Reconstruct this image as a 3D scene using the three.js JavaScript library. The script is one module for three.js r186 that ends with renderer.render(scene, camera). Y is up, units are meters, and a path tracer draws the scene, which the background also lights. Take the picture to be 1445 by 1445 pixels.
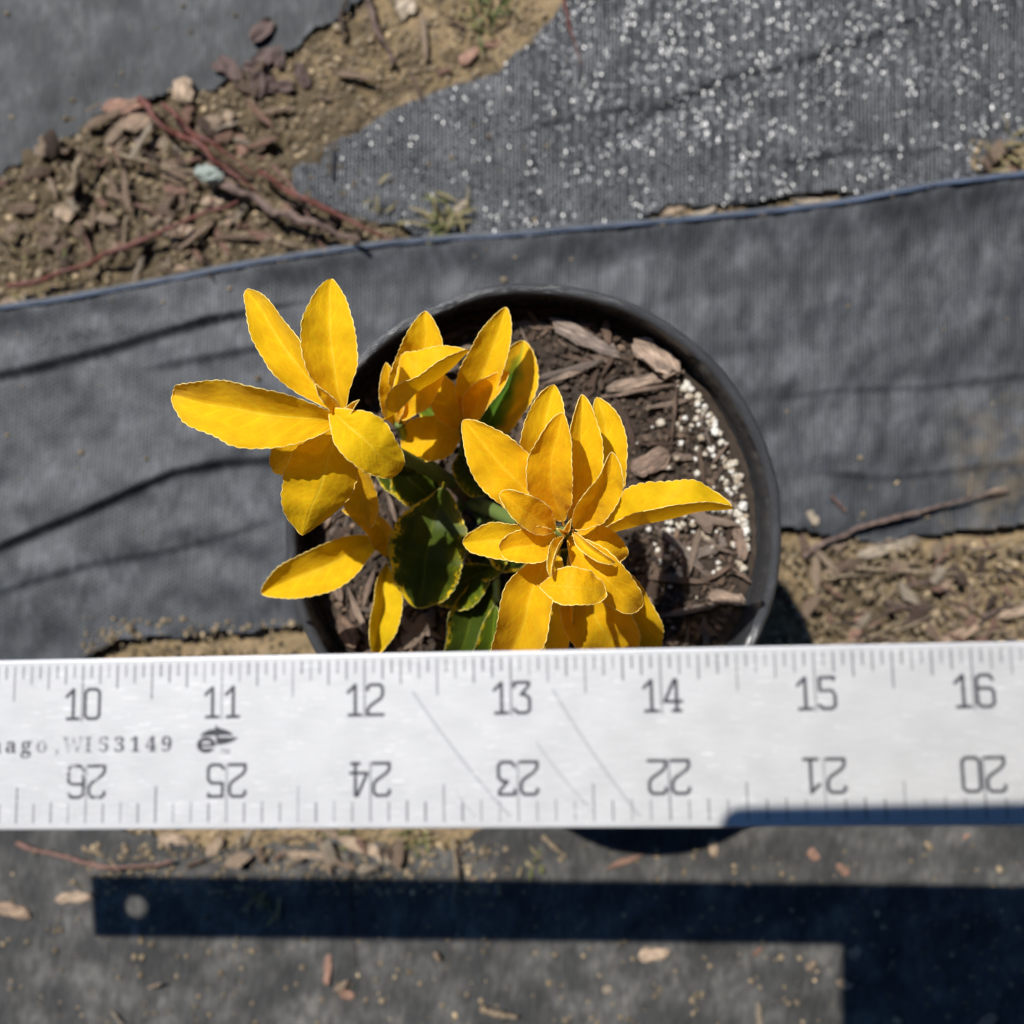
import * as THREE from 'three';
import { Sky } from 'three/addons/objects/Sky.js';
import { mergeVertices, toCreasedNormals } from 'three/addons/utils/BufferGeometryUtils.js';
import { RoundedBoxGeometry } from 'three/addons/geometries/RoundedBoxGeometry.js';
import { createNoise2D, createNoise3D } from 'simplex-noise';

// ---------------------------------------------------------------- camera, sky, sun, exposure
const scene = new THREE.Scene();
const H = 0.5, F = 1400, INCH = 0.0254;                 // phone held half a metre above the ground, looking straight down
const camera = new THREE.PerspectiveCamera(2 * Math.atan(722.5 / F) * 180 / Math.PI, 1, 0.005, 200);
camera.up.set(0, 0, -1); camera.position.set(0, H, 0); camera.lookAt(0, 0, 0);
camera.focus = 0.245; camera.userData.fStop = 11.5;
const SUN = new THREE.Vector3(-0.39, 1, -0.495).normalize();
const sky = new Sky(); sky.scale.setScalar(100); sky.name = 'sky'; sky.userData.kind = 'structure';
Object.assign(sky.material.uniforms.turbidity, { value: 18 }); sky.material.uniforms.rayleigh.value = 0.22;
sky.material.uniforms.mieCoefficient.value = 0.004; sky.material.uniforms.sunPosition.value.copy(SUN);
sky.material.uniforms.cloudCoverage.value = 0;
scene.add(sky); scene.environmentIntensity = 0.1;
const sun = new THREE.DirectionalLight(new THREE.Color(1, 0.955, 0.88), 5);
sun.position.copy(SUN).multiplyScalar(3); sun.castShadow = true; sun.shadow.mapSize.set(4096, 4096);
Object.assign(sun.shadow.camera, { left: -0.7, right: 0.7, top: 0.7, bottom: -0.7, near: 0.5, far: 6 });
scene.add(sun, sun.target);
const renderer = new THREE.WebGLRenderer({ antialias: true });
renderer.toneMapping = THREE.LinearToneMapping; renderer.toneMappingExposure = 1.09;
renderer.shadowMap.enabled = true; renderer.setSize(1024, 1024);

// ---------------------------------------------------------------- helpers
let seed = 20240611;
function rnd() { seed |= 0; seed = seed + 0x6D2B79F5 | 0; let t = Math.imul(seed ^ seed >>> 15, 1 | seed); t = t + Math.imul(t ^ t >>> 7, 61 | t) ^ t; return ((t ^ t >>> 14) >>> 0) / 4294967296; }
const rr = (a, b) => a + (b - a) * rnd(), pick = (a) => a[Math.floor(rnd() * a.length)];
const gauss = () => Math.sqrt(-2 * Math.log(1 - rnd())) * Math.cos(6.2831853 * rnd());
const n2 = createNoise2D(rnd), n3 = createNoise3D(rnd);
const clamp = THREE.MathUtils.clamp, smooth = THREE.MathUtils.smoothstep, lerp = THREE.MathUtils.lerp;
const V = (x, y, z) => new THREE.Vector3(x, y, z);
const at = (px, py, h = 0) => V((px - 722.5) / F * (H - h), h, (py - 722.5) / F * (H - h));   // a spot of the photograph at height h -> metres
const fbm = (x, y, o = 4) => { let s = 0, a = 0.5; for (let i = 0; i < o; i++) { s += a * n2(x, y); x = x * 2.03 + 7.1; y = y * 2.03 - 3.7; a *= 0.5; } return s; };
const taken = {};
const numbered = (n) => { const k = taken[n] = (taken[n] ?? -1) + 1; return k ? `${n}_${String(k).padStart(3, '0')}` : n; };
function put(o, name, label, category, group, kind) {
  o.name = numbered(name);
  if (label) o.userData.label = label;
  if (category) o.userData.category = category;
  if (group) o.userData.group = group;
  if (kind) o.userData.kind = kind;
  o.traverse((c) => { c.castShadow = c.receiveShadow = true; });
  scene.add(o); return o;
}
function part(name, geo, mat, parent, kind) {
  const m = new THREE.Mesh(geo, mat); m.name = name; if (kind) m.userData.kind = kind;
  m.castShadow = m.receiveShadow = true; parent.add(m); return m;
}
function dataTex(w, h, fn, srgb = true) {
  const d = new Uint8Array(w * h * 4);
  for (let y = 0; y < h; y++) for (let x = 0; x < w; x++) {
    const c = fn(x / w, y / h), i = (y * w + x) * 4, l = typeof c === 'number';
    d[i] = clamp((l ? c : c[0]) * 255, 0, 255); d[i + 1] = clamp((l ? c : c[1]) * 255, 0, 255); d[i + 2] = clamp((l ? c : c[2]) * 255, 0, 255); d[i + 3] = 255;
  }
  const t = new THREE.DataTexture(d, w, h); t.magFilter = t.minFilter = THREE.LinearFilter;
  t.wrapS = t.wrapT = THREE.RepeatWrapping; if (srgb) t.colorSpace = THREE.SRGBColorSpace; t.needsUpdate = true; return t;
}
const wrapNoise = (u, v, fu, fv, z = 0) => n3(Math.cos(u * 6.2832) * fu / 6.2832 + 11, Math.sin(u * 6.2832) * fu / 6.2832 + v * 0.001, z) * 0.5 + 0.5 * n3(Math.cos(v * 6.2832) * fv / 6.2832, Math.sin(v * 6.2832) * fv / 6.2832 + 31, z + Math.cos(u * 6.2832) * fu / 6.2832);
function polyDist(pts, x, z) {                         // signed distance to a polyline and the share of its length
  let best = 1e9, sg = 0, tt = 0;
  for (let i = 0; i < pts.length - 1; i++) {
    const [ax, az] = pts[i], [bx, bz] = pts[i + 1], dx = bx - ax, dz = bz - az, q = clamp(((x - ax) * dx + (z - az) * dz) / (dx * dx + dz * dz), 0, 1);
    const ex = x - ax - q * dx, ez = z - az - q * dz, d = Math.hypot(ex, ez);
    if (d < best) { best = d; sg = Math.sign(dx * ez - dz * ex); tt = (i + q) / (pts.length - 1); }
  }
  return [best * sg, tt];
}
function inside(poly, x, z) {
  let c = false;
  for (let i = 0, j = poly.length - 1; i < poly.length; j = i++) {
    const [xi, zi] = poly[i], [xj, zj] = poly[j];
    if ((zi > z) !== (zj > z) && x < (xj - xi) * (z - zi) / (zj - zi) + xi) c = !c;
  }
  return c;
}
const px2 = (list) => list.map(([x, y]) => { const p = at(x, y); return [p.x, p.z]; });
function taperTube(pts, radii, sides = 7, seg = 24, rough = 0.08) {
  const curve = new THREE.CatmullRomCurve3(pts), fr = curve.computeFrenetFrames(seg, false), pos = [], idx = [], uv = [];
  const s0 = rnd() * 50;
  for (let i = 0; i <= seg; i++) {
    const t = i / seg, p = curve.getPoint(t), k = t * (radii.length - 1), a = Math.floor(k), r0 = lerp(radii[a], radii[Math.min(a + 1, radii.length - 1)], k - a);
    const q = curve.getUtoTmapping ? curve.getPointAt(t) : p;
    for (let j = 0; j <= sides; j++) {
      const an = j / sides * 6.28318, r = r0 * (1 + rough * n3(Math.cos(an) + s0, Math.sin(an), t * seg * 0.35));
      const v = q.clone().addScaledVector(fr.normals[i], Math.cos(an) * r).addScaledVector(fr.binormals[i], Math.sin(an) * r);
      pos.push(v.x, v.y, v.z); uv.push(j / sides * 0.25, t * 4);
    }
  }
  const e0 = pos.length / 3; const a = curve.getPoint(0), b = curve.getPoint(1); pos.push(a.x, a.y, a.z, b.x, b.y, b.z); uv.push(0, 0, 0, 1);
  for (let i = 0; i < seg; i++) for (let j = 0; j < sides; j++) { const o = i * (sides + 1) + j, p = o + sides + 1; idx.push(o, o + 1, p, p, o + 1, p + 1); }
  for (let j = 0; j < sides; j++) { idx.push(e0, j + 1, j); const o = seg * (sides + 1) + j; idx.push(e0 + 1, o, o + 1); }
  const g = new THREE.BufferGeometry(); g.setAttribute('position', new THREE.Float32BufferAttribute(pos, 3)); g.setAttribute('uv', new THREE.Float32BufferAttribute(uv, 2));
  g.setIndex(idx); g.computeVertexNormals(); return g;
}
const std = (o) => new THREE.MeshStandardMaterial(o), phy = (o) => new THREE.MeshPhysicalMaterial(o);
const lin = (r, g, b) => new THREE.Color().setRGB(r, g, b);

// ---------------------------------------------------------------- the ground
const pileZone = (x, z) => smooth(1 - Math.hypot((x + 0.17) / 0.16, (z + 0.165) / 0.062), 0, 0.7);
const soilH = (x, z) => -0.0024 + 0.0028 * fbm(x * 14, z * 14, 3) + 0.0016 * fbm(x * 130 + 5, z * 130, 3) + pileZone(x, z) * (0.0015 + 0.005 * fbm(x * 70, z * 70 + 3, 3));
{
  const S = 0.42, st = 0.0016, n = Math.round(2 * S / st), pos = new Float32Array((n + 1) * (n + 1) * 3), col = new Float32Array((n + 1) * (n + 1) * 3), uv = new Float32Array((n + 1) * (n + 1) * 2), idx = [];
  for (let j = 0; j <= n; j++) for (let i = 0; i <= n; i++) {
    const k = j * (n + 1) + i, x = -S + i * st, z = -S + j * st, e = smooth(Math.max(Math.abs(x), Math.abs(z)), S - 0.06, S);
    pos.set([x, lerp(soilH(x, z), -0.003, e), z], k * 3); uv.set([x * 20, z * 20], k * 2);
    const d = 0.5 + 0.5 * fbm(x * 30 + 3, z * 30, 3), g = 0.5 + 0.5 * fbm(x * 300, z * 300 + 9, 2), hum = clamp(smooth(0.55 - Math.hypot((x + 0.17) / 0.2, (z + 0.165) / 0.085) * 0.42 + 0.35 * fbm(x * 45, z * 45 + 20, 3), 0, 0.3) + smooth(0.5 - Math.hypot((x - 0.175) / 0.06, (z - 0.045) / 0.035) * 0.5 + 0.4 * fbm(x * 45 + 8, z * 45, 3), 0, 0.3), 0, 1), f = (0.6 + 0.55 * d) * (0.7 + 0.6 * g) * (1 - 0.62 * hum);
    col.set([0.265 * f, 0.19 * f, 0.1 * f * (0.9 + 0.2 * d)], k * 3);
    if (i < n && j < n) idx.push(k, k + n + 1, k + 1, k + 1, k + n + 1, k + n + 2);
  }
  const g = new THREE.BufferGeometry(); g.setAttribute('position', new THREE.BufferAttribute(pos, 3)); g.setAttribute('color', new THREE.BufferAttribute(col, 3)); g.setAttribute('uv', new THREE.BufferAttribute(uv, 2));
  g.setIndex(idx); g.computeVertexNormals();
  const m = std({ vertexColors: true, roughness: 0.95 });
  const gr = new THREE.Mesh(g, m); put(gr, 'ground', 'bare sandy brown soil between the sheets of fabric', 'soil', null, 'structure');
  const ring = new THREE.Shape(); ring.moveTo(-60, -60); ring.lineTo(60, -60); ring.lineTo(60, 60); ring.lineTo(-60, 60); ring.closePath();
  const hole = new THREE.Path(); hole.moveTo(-S, -S); hole.lineTo(-S, S); hole.lineTo(S, S); hole.lineTo(S, -S); hole.closePath(); ring.holes.push(hole);
  const fg = new THREE.ShapeGeometry(ring); fg.rotateX(-Math.PI / 2); fg.translate(0, -0.003, 0);
  const fu = fg.attributes.uv; for (let i = 0; i < fu.count; i++) fu.setXY(i, fg.attributes.position.getX(i) / 0.7, fg.attributes.position.getZ(i) / 0.7);
  const grain = dataTex(512, 512, (u, v) => { const k = 0.62 + 0.3 * wrapNoise(u, v, 14, 14) + 0.22 * n2(u * 130, v * 130) * Math.min(1, 20 * Math.min(u, v, 1 - u, 1 - v)); return [k, k * 0.98, k * 0.95]; });
  put(new THREE.Mesh(fg, std({ color: lin(0.40, 0.30, 0.17), map: grain, bumpMap: grain, bumpScale: 0.004, roughness: 1 })), 'field', 'brown soil of the nursery yard all around', 'soil', null, 'structure');
}

// ---------------------------------------------------------------- landscape fabric
const weaveTex = (pitchX, pitchY, deep) => dataTex(512, 512, (u, v) => {
  const a = Math.abs(Math.sin(u * Math.PI * pitchX)), b = 0.5 + 0.5 * Math.sin(v * 6.28318 * pitchY + (Math.floor(u * pitchX) % 2) * Math.PI);
  return clamp(Math.pow(a, 0.6) * (1 - deep + deep * b) * (0.88 + 0.2 * n2(Math.floor(u * pitchX) * 3.1, Math.floor(v * pitchY * 2) * 1.7)), 0, 1);
}, false);
const weave = weaveTex(24, 20, 0.45);
const fabricMat = (rough, bump) => phy({ vertexColors: true, roughness: rough, bumpMap: weave, bumpScale: bump, side: THREE.DoubleSide, specularIntensity: bump < 0.0003 ? 0.35 : 0.8 });
function fabricSheet(label, poly, heightFn, colorFn, mat, st = 0.0014) {
  const P = px2(poly); let x0 = 9, x1 = -9, z0 = 9, z1 = -9;
  for (const [x, z] of P) { x0 = Math.min(x0, x); x1 = Math.max(x1, x); z0 = Math.min(z0, z); z1 = Math.max(z1, z); }
  const nx = Math.ceil((x1 - x0) / st), nz = Math.ceil((z1 - z0) / st), map = new Int32Array((nx + 1) * (nz + 1)).fill(-1), pos = [], col = [], uv = [], idx = [];
  const ok = new Uint8Array((nx + 1) * (nz + 1));
  for (let j = 0; j <= nz; j++) for (let i = 0; i <= nx; i++) {
    const x = x0 + i * st, z = z0 + j * st;
    ok[j * (nx + 1) + i] = inside(P, x + 0.0006 * n2(x * 220, z * 220) + 0.002 * n2(x * 40, z * 40), z + 0.0006 * n2(x * 180 + 9, z * 180) + 0.002 * n2(x * 40 + 5, z * 40)) ? 1 : 0;
  }
  const vert = (k, i, j) => {
    if (map[k] < 0) {
      const x = x0 + i * st, z = z0 + j * st; map[k] = pos.length / 3; pos.push(x, heightFn(x, z), z);
      col.push(...colorFn(x, z)); uv.push(x / 0.048, z / 0.048);
    } return map[k];
  };
  for (let j = 0; j < nz; j++) for (let i = 0; i < nx; i++) {
    const a = j * (nx + 1) + i, b = a + 1, c = a + nx + 1, d = c + 1;
    if (ok[a] + ok[b] + ok[c] + ok[d] < 3) continue;
    const A = vert(a, i, j), B = vert(b, i + 1, j), C = vert(c, i, j + 1), D = vert(d, i + 1, j + 1);
    idx.push(A, C, B, B, C, D);
  }
  const g = new THREE.BufferGeometry(); g.setAttribute('position', new THREE.Float32BufferAttribute(pos, 3)); g.setAttribute('color', new THREE.Float32BufferAttribute(col, 3));
  g.setAttribute('uv', new THREE.Float32BufferAttribute(uv, 2)); g.setIndex(idx); g.computeVertexNormals();
  return put(new THREE.Mesh(g, mat), 'landscape_fabric', label, 'fabric', 'sheets of landscape fabric');
}
const POT = V(0.0071, 0, 0.0067);
const folds = [
  [[[-300, 610], [0, 530], [70, 515], [150, 494], [230, 472], [300, 452], [380, 435], [470, 418]], 0.0042, 0.020],
  [[[-300, 905], [0, 772], [60, 745], [120, 722], [190, 690], [250, 664], [320, 650], [400, 645], [480, 640]], 0.0050, 0.024],
  [[[-100, 870], [60, 812], [140, 790], [230, 775], [320, 752], [420, 720]], 0.0016, 0.016],
  [[[200, 520], [300, 503], [420, 480], [520, 462]], 0.0018, 0.014],
  [[[1080, 560], [1180, 548], [1300, 545], [1420, 530], [1600, 525]], 0.0014, 0.024],
  [[[1130, 660], [1250, 672], [1380, 655], [1520, 640]], 0.0016, 0.02],
].map(([p, a, w]) => [px2(p), a, w]);
const foldH = (list, x, z) => { let h = 0; for (const [p, a, w] of list) { const [d, t] = polyDist(p, x, z); const e = Math.min(1, t * 6, (1 - t) * 3.5); h += a * e * (d < 0 ? Math.exp(-((d / w) ** 2)) : Math.exp(-((d / 0.0022) ** 2))); } return h; };
const hemLine = [[-420, 525], [-150, 466], [0, 440], [90, 428], [180, 412], [270, 394], [360, 376], [460, 360], [560, 348], [640, 341], [720, 336], [810, 328], [900, 321], [1000, 311], [1100, 301], [1180, 290], [1240, 280], [1300, 268], [1370, 259], [1445, 250], [1600, 232], [1850, 205]];
const hem = px2(hemLine);
const potFlat = (x, z) => smooth(Math.hypot(x - POT.x, z - POT.z), 0.07, 0.115);
const midH = (x, z) => {
  const e = polyDist(hem, x, z)[0];
  return 0.0052 + potFlat(x, z) * (0.0022 * fbm(x * 9, z * 14 + 2, 3) + foldH(folds, x, z) + 0.0006 * n2(x * 60, z * 40)) + 0.004 * Math.exp(-((e / 0.012) ** 2));
};
const dust = (x, z, base, dustC, amount, sc = 1) => {
  const a = 0.5 + 0.5 * fbm(x * 26 * sc + 4, z * 26 * sc, 4), b = 0.5 + 0.5 * fbm(x * 150 * sc, z * 90 * sc + 7, 3), k = clamp(amount * (0.12 + Math.max(0, a - 0.36) * 1.7) * (0.1 + b * 1.8), 0, 1);
  const fine = 0.62 + 0.5 * (0.5 + 0.5 * n2(x * 620, z * 70)) + 0.22 * (0.5 + 0.5 * n2(x * 900, z * 700));
  const worn = 0.62 + 0.76 * (0.5 + 0.5 * fbm(x * 13 + 8, z * 19, 3));
  return [0, 1, 2].map((c) => lerp(base[c], dustC[c], k) * fine * worn * 0.86);
};
const midStitch = px2([[60, 487], [150, 476], [210, 470], [290, 458], [340, 452]]);
const mid = fabricSheet('dark grey fabric sheet with a blue hem running under the pot',
  [...hemLine, [1850, 690], [1600, 720], [1445, 735], [1360, 748], [1250, 764], [1180, 760], [1110, 742], [1000, 780], [800, 880], [600, 890], [430, 884], [370, 890], [300, 893], [240, 897], [165, 906], [60, 960], [0, 985], [-420, 1080]],
  midH, (x, z) => {
    const c = dust(x, z, [0.034, 0.038, 0.043], [0.135, 0.142, 0.155], 0.56);
    const [d, t] = polyDist(midStitch, x, z), hole = Math.abs(d) < 0.0022 && t > 0.01 && t < 0.99 && n2(x * 420, z * 300) > 0.1 ? 0.35 : 1;   // row of needle holes
    const p = [x * 2800 + 722, z * 2800 + 722], brown = clamp(smooth(p[0], 1290, 1420) * smooth(p[1], 520, 640) * (0.4 + fbm(x * 60, z * 60, 3)), 0, 0.7);
    return [lerp(c[0], 0.15, brown) * hole, lerp(c[1], 0.12, brown) * hole, lerp(c[2], 0.08, brown) * hole];
  }, fabricMat(0.52, 0.00034));
{
  const hemPts = hem.map(([x, z]) => V(x, midH(x, z) + 0.0004, z + 0.0006));
  part('hem_edge', taperTube(hemPts.map((p) => p.clone().add(V(0, -0.0006, -0.0006))), [0.0010, 0.0010], 8, 160, 0.35), std({ color: lin(0.10, 0.11, 0.125), roughness: 0.6, bumpMap: weave, bumpScale: 0.0002 }), mid);
  part('blue_thread', taperTube(hemPts.map((p) => p.clone().add(V(0, 0.0006, 0.001))), [0.0004, 0.0006, 0.0005, 0.0009, 0.0008], 6, 200, 0.5), std({ color: lin(0.07, 0.10, 0.165), roughness: 0.6 }), mid);
}
const ripple = (x, z, s) => 0.0022 * fbm(x * 8 + s, z * 12, 3) + 0.0009 * n2(x * 40 + s, z * 26);
const trH = (x, z) => 0.0010 + ripple(x, z, 3) * 0.8 + foldH(trFolds, x, z);
const trFolds = [[[[830, 205], [930, 150], [1020, 110], [1110, 92], [1250, 40], [1400, -20]], 0.002, 0.02], [[[700, 190], [800, 165], [900, 150], [980, 140]], 0.0014, 0.02], [[[1080, 232], [1200, 210], [1300, 212], [1420, 170]], 0.0013, 0.02]].map(([p, a, w]) => [px2(p), a, w]);
const trPoly = [[410, 236], [445, 212], [500, 190], [560, 152], [620, 130], [700, 106], [732, 70], [782, 30], [806, -10], [900, -300], [1900, -300], [1900, 150], [1600, 178], [1500, 190], [1445, 200], [1385, 238], [1340, 262], [1215, 276], [1180, 272], [1110, 278], [1020, 292], [950, 290], [900, 310], [850, 345], [700, 352], [620, 345], [560, 318], [500, 308], [440, 292], [415, 262]];
const trMat = fabricMat(0.36, 0.00055);
const topRight = fabricSheet('glittering woven fabric sheet with a pointed corner beside the soil strip', trPoly, trH,
  (x, z) => dust(x, z, [0.040, 0.043, 0.047], [0.16, 0.163, 0.168], 0.55), trMat);
const tlH = (x, z) => 0.0003 + ripple(x, z, 21);
const topLeft = fabricSheet('dull dusty fabric sheet with its ragged edge against the mulch',
  [[-420, -300], [700, -300], [545, -20], [500, 4], [470, 28], [430, 52], [395, 78], [330, 100], [300, 128], [235, 128], [190, 148], [150, 160], [118, 186], [60, 208], [25, 232], [0, 246], [-420, 420]], tlH,
  (x, z) => dust(x, z, [0.036, 0.04, 0.042], [0.15, 0.155, 0.155], 0.55), fabricMat(0.66, 0.0003));
const boH = (x, z) => 0.0014 + ripple(x, z, 40) * 0.6;
const bottom = fabricSheet('dirty grey brown fabric sheet on the side opposite the blue hem',
  [[-420, 1085], [0, 1012], [120, 1120], [190, 1172], [300, 1198], [360, 1190], [450, 1184], [560, 1190], [640, 1192], [700, 1150], [800, 1090], [1445, 1040], [1900, 1010], [1900, 1800], [-420, 1800]], boH,
  (x, z) => dust(x, z, [0.047, 0.048, 0.048], [0.18, 0.172, 0.157], 0.75), fabricMat(0.72, 0.00025));
// the woven tape of the shiny sheet: small flat crossings, each lying at its own slight angle
{
  const P = px2(trPoly), g = new THREE.PlaneGeometry(0.0007, 0.0013); g.rotateX(-Math.PI / 2);
  const list = []; const o = new THREE.Object3D();
  for (let x = -0.12; x < 0.40; x += 0.0015) for (let z = -0.36; z < -0.125; z += 0.0012) {
    const X = x + rr(-1, 1) * 0.0003, Z = z + rr(-1, 1) * 0.0003; if (!inside(P, X, Z) || rnd() < 0.06) continue; const clump = n2(X * 17 + 2, Z * 13) + 0.6 * n2(X * 75, Z * 11 + 6) + 1.6 * smooth(X, -0.1, 0.02) - 1.2; if (rnd() > 0.25 + 0.9 * smooth(clump, -0.35, 0.75)) continue;
    o.position.set(X, trH(X, Z) + 0.0005, Z); o.rotation.set(0, 0, 0); o.rotateZ(gauss() * 0.14 + (rnd() < 0.5 ? 0.28 : -0.28)); o.rotateX(gauss() * 0.10 + 0.02 + 0.22 * n2(X * 22, Z * 30) + 0.12 * n2(X * 70 + 4, Z * 80)); o.updateMatrix(); list.push(o.matrix.clone());
  }
  const im = new THREE.InstancedMesh(g, std({ color: lin(0.05, 0.053, 0.058), roughness: 0.29, side: THREE.DoubleSide }), list.length);
  list.forEach((m, i) => im.setMatrixAt(i, m)); im.name = 'weave_crossings'; im.userData.kind = 'stuff'; topRight.add(im);
}
const groundH = (x, z) => {                            // top of whatever lies there
  const p = [x * F / H + 722.5, z * F / H + 722.5];
  let h = soilH(x, z);
  const e = polyDist(hem, x, z)[0];
  if (e > 0 && z < 0.07 && Math.abs(x) < 0.4) h = Math.max(h, midH(x, z));
  else if (inside(trP, x, z)) h = Math.max(h, trH(x, z));
  else if (p[1] > 1190) h = Math.max(h, boH(x, z));
  else if (inside(tlP, x, z)) h = Math.max(h, tlH(x, z));
  return h;
};
const trP = px2(trPoly), tlP = px2([[-420, -300], [700, -300], [545, -20], [430, 52], [330, 100], [300, 128], [150, 160], [0, 246], [-420, 420]]);

// ---------------------------------------------------------------- coarse grit on the soil
{
  const g = new THREE.IcosahedronGeometry(1, 0); const p = g.attributes.position; for (let i = 0; i < p.count; i++) { const k = 1 + 0.25 * n3(p.getX(i) * 2, p.getY(i) * 2, p.getZ(i) * 2); p.setXYZ(i, p.getX(i) * k, p.getY(i) * k * 0.7, p.getZ(i) * k); } g.computeVertexNormals();
  const zones = [[-60, -40, 820, 460, 9000], [1080, 720, 1500, 1120, 5200], [120, 870, 720, 1260, 3200], [1365, 200, 1500, 250, 220], [-60, 1180, 1500, 1500, 850], [-40, 430, 1500, 760, 60]];
  const list = [], cols = [], o = new THREE.Object3D();
  zones.forEach(([x0, y0, x1, y1, n], zi) => { for (let k = 0; k < n; k++) {
    const p = at(rr(x0, x1), rr(y0, y1)), s = Math.exp(rr(Math.log(0.00035), Math.log(0.0016))) * (rnd() < 0.02 ? 1.7 : 1);
    const onSheet = zi < 2 && (inside(trP, p.x, p.z) || inside(tlP, p.x, p.z)) || (zi === 0 && polyDist(hem, p.x, p.z)[0] > -0.001) || (zi === 1 && p.z < 0.014);
    if (onSheet && rnd() < 0.985) continue;
    o.position.set(p.x, groundH(p.x, p.z) + s * 0.35, p.z); o.rotation.set(rr(-.6, .6), rr(0, 6), rr(-.6, .6)); o.scale.set(s * rr(.8, 1.4), s, s * rr(.8, 1.2)); o.updateMatrix(); list.push(o.matrix.clone());
    const t = rr(0.5, 1.5) * (rnd() < 0.08 ? 1.9 : 1); cols.push(lin(0.2 * t, 0.15 * t, 0.088 * t));
  } });
  const im = new THREE.InstancedMesh(g, std({ roughness: 0.62, flatShading: true }), list.length); list.forEach((m, i) => { im.setMatrixAt(i, m); im.setColorAt(i, cols[i]); });
  put(im, 'sand_grit', 'coarse tan sand and grit strewn over the bare soil', 'grit', null, 'stuff');
}

// ---------------------------------------------------------------- pot and potting mix
const RIM = 0.172, MIXH = 0.153;
const mixH = (x, z) => MIXH + 0.0025 * fbm(x * 40, z * 40 + 3, 3) + 0.0012 * n2(x * 260, z * 260);
{
  const pot = new THREE.Group(); pot.position.copy(POT).setY(0.0054);
  const Y = RIM - 0.0054, prof = (a) => a.map(([r, y]) => new THREE.Vector2(r, y));
  const plasticBump = dataTex(256, 256, (u, v) => 0.5 + 0.3 * n2(u * 40, v * 60) + 0.2 * n2(u * 5, v * 140), false);
  const scuff = dataTex(512, 64, (u, v) => { const k = 0.62 + 0.25 * n2(u * 30, v * 3) + 0.3 * smooth(n2(u * 160, v * 5), 0.4, 0.8); return [k, k, k]; }, false);
  const plastic = phy({ color: lin(0.048, 0.050, 0.054), roughness: 0.4, roughnessMap: scuff, bumpMap: plasticBump, bumpScale: 0.0002, side: THREE.DoubleSide });
  const lathe = (pts, n = 128) => new THREE.LatheGeometry(prof(pts), n);
  part('pot_wall', lathe([[0.0005, 0.003], [0.05, 0.003], [0.060, 0.001], [0.0625, 0.0015], [0.0635, 0.004], [0.0800, Y - 0.018], [0.0802, Y - 0.0172], [0.0788, Y - 0.0171], [0.0620, 0.006], [0.05, 0.0055], [0.0005, 0.0055]]), plastic, pot);
  part('pot_collar', lathe([[0.0803, Y - 0.017], [0.0810, Y - 0.0165], [0.0814, Y - 0.0036], [0.0801, Y - 0.0036], [0.0790, Y - 0.0168], [0.0803, Y - 0.017]]), plastic, pot);
  const lip = []; for (let i = 0; i <= 16; i++) { const a = i / 16 * 6.28318 - 1.6; lip.push([0.0808 + 0.0019 * Math.cos(a), Y - 0.0019 + 0.0019 * Math.sin(a)]); }
  const lg = lathe(lip, 192), lp = lg.attributes.position;
  for (let i = 0; i < lp.count; i++) { const x = lp.getX(i), z = lp.getZ(i), a = Math.atan2(z, x), k = 1 + 0.004 * n2(Math.cos(a) * 2, Math.sin(a) * 2) + 0.0018 * n2(Math.cos(a) * 16, Math.sin(a) * 16 + 5); lp.setX(i, x * k); lp.setZ(i, z * k); lp.setY(i, lp.getY(i) + 0.0006 * n2(Math.cos(a) * 3 + 9, Math.sin(a) * 3)); }
  lg.computeVertexNormals(); part('pot_lip', lg, plastic, pot);
  put(pot, 'nursery_pot', 'round black plastic nursery pot holding the yellow plant', 'pot');
  const R = 0.0783, nr = 70, na = 220, pos = [POT.x, mixH(POT.x, POT.z), POT.z], col = [0.03, 0.022, 0.016], idx = [];
  for (let r = 1; r <= nr; r++) for (let a = 0; a < na; a++) {
    const x = POT.x + Math.cos(a / na * 6.28318) * R * r / nr, z = POT.z + Math.sin(a / na * 6.28318) * R * r / nr, f = 0.6 + 0.9 * (0.5 + 0.5 * n2(x * 300, z * 300));
    pos.push(x, mixH(x, z), z); col.push(0.036 * f, 0.025 * f, 0.017 * f);
    const k = 1 + (r - 1) * na + a, k2 = 1 + (r - 1) * na + (a + 1) % na;
    if (r === 1) idx.push(0, k2, k); else idx.push(k, k - na, k2, k2, k - na, k2 - na);
  }
  const g = new THREE.BufferGeometry(); g.setAttribute('position', new THREE.Float32BufferAttribute(pos, 3)); g.setAttribute('color', new THREE.Float32BufferAttribute(col, 3)); g.setIndex(idx); g.computeVertexNormals();
  const mix = put(new THREE.Mesh(g, std({ vertexColors: true, roughness: 0.95, side: THREE.DoubleSide })), 'potting_mix', 'dark brown potting mix filling the pot', 'potting mix', null, 'stuff');
  const cg = new THREE.DodecahedronGeometry(1, 0), n = 5200, im = new THREE.InstancedMesh(cg, std({ roughness: 0.9, flatShading: true }), n), o = new THREE.Object3D();
  for (let i = 0; i < n; i++) {
    const a = rnd() * 6.28318, r = Math.sqrt(rnd()) * 0.0745, x = POT.x + Math.cos(a) * r, z = POT.z + Math.sin(a) * r, s = rr(0.0004, 0.0015);
    o.position.set(x, mixH(x, z) + s * 0.3, z); o.rotation.set(rr(0, 6), rr(0, 6), rr(0, 6)); o.scale.set(s * rr(.6, 2.6), s * rr(.5, 1), s * rr(.6, 1.2)); o.updateMatrix(); im.setMatrixAt(i, o.matrix);
    const t = rr(0.5, 2) * (rnd() < 0.12 ? 2.2 : 1); im.setColorAt(i, lin(0.055 * t, 0.037 * t, 0.025 * t));
  }
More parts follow.
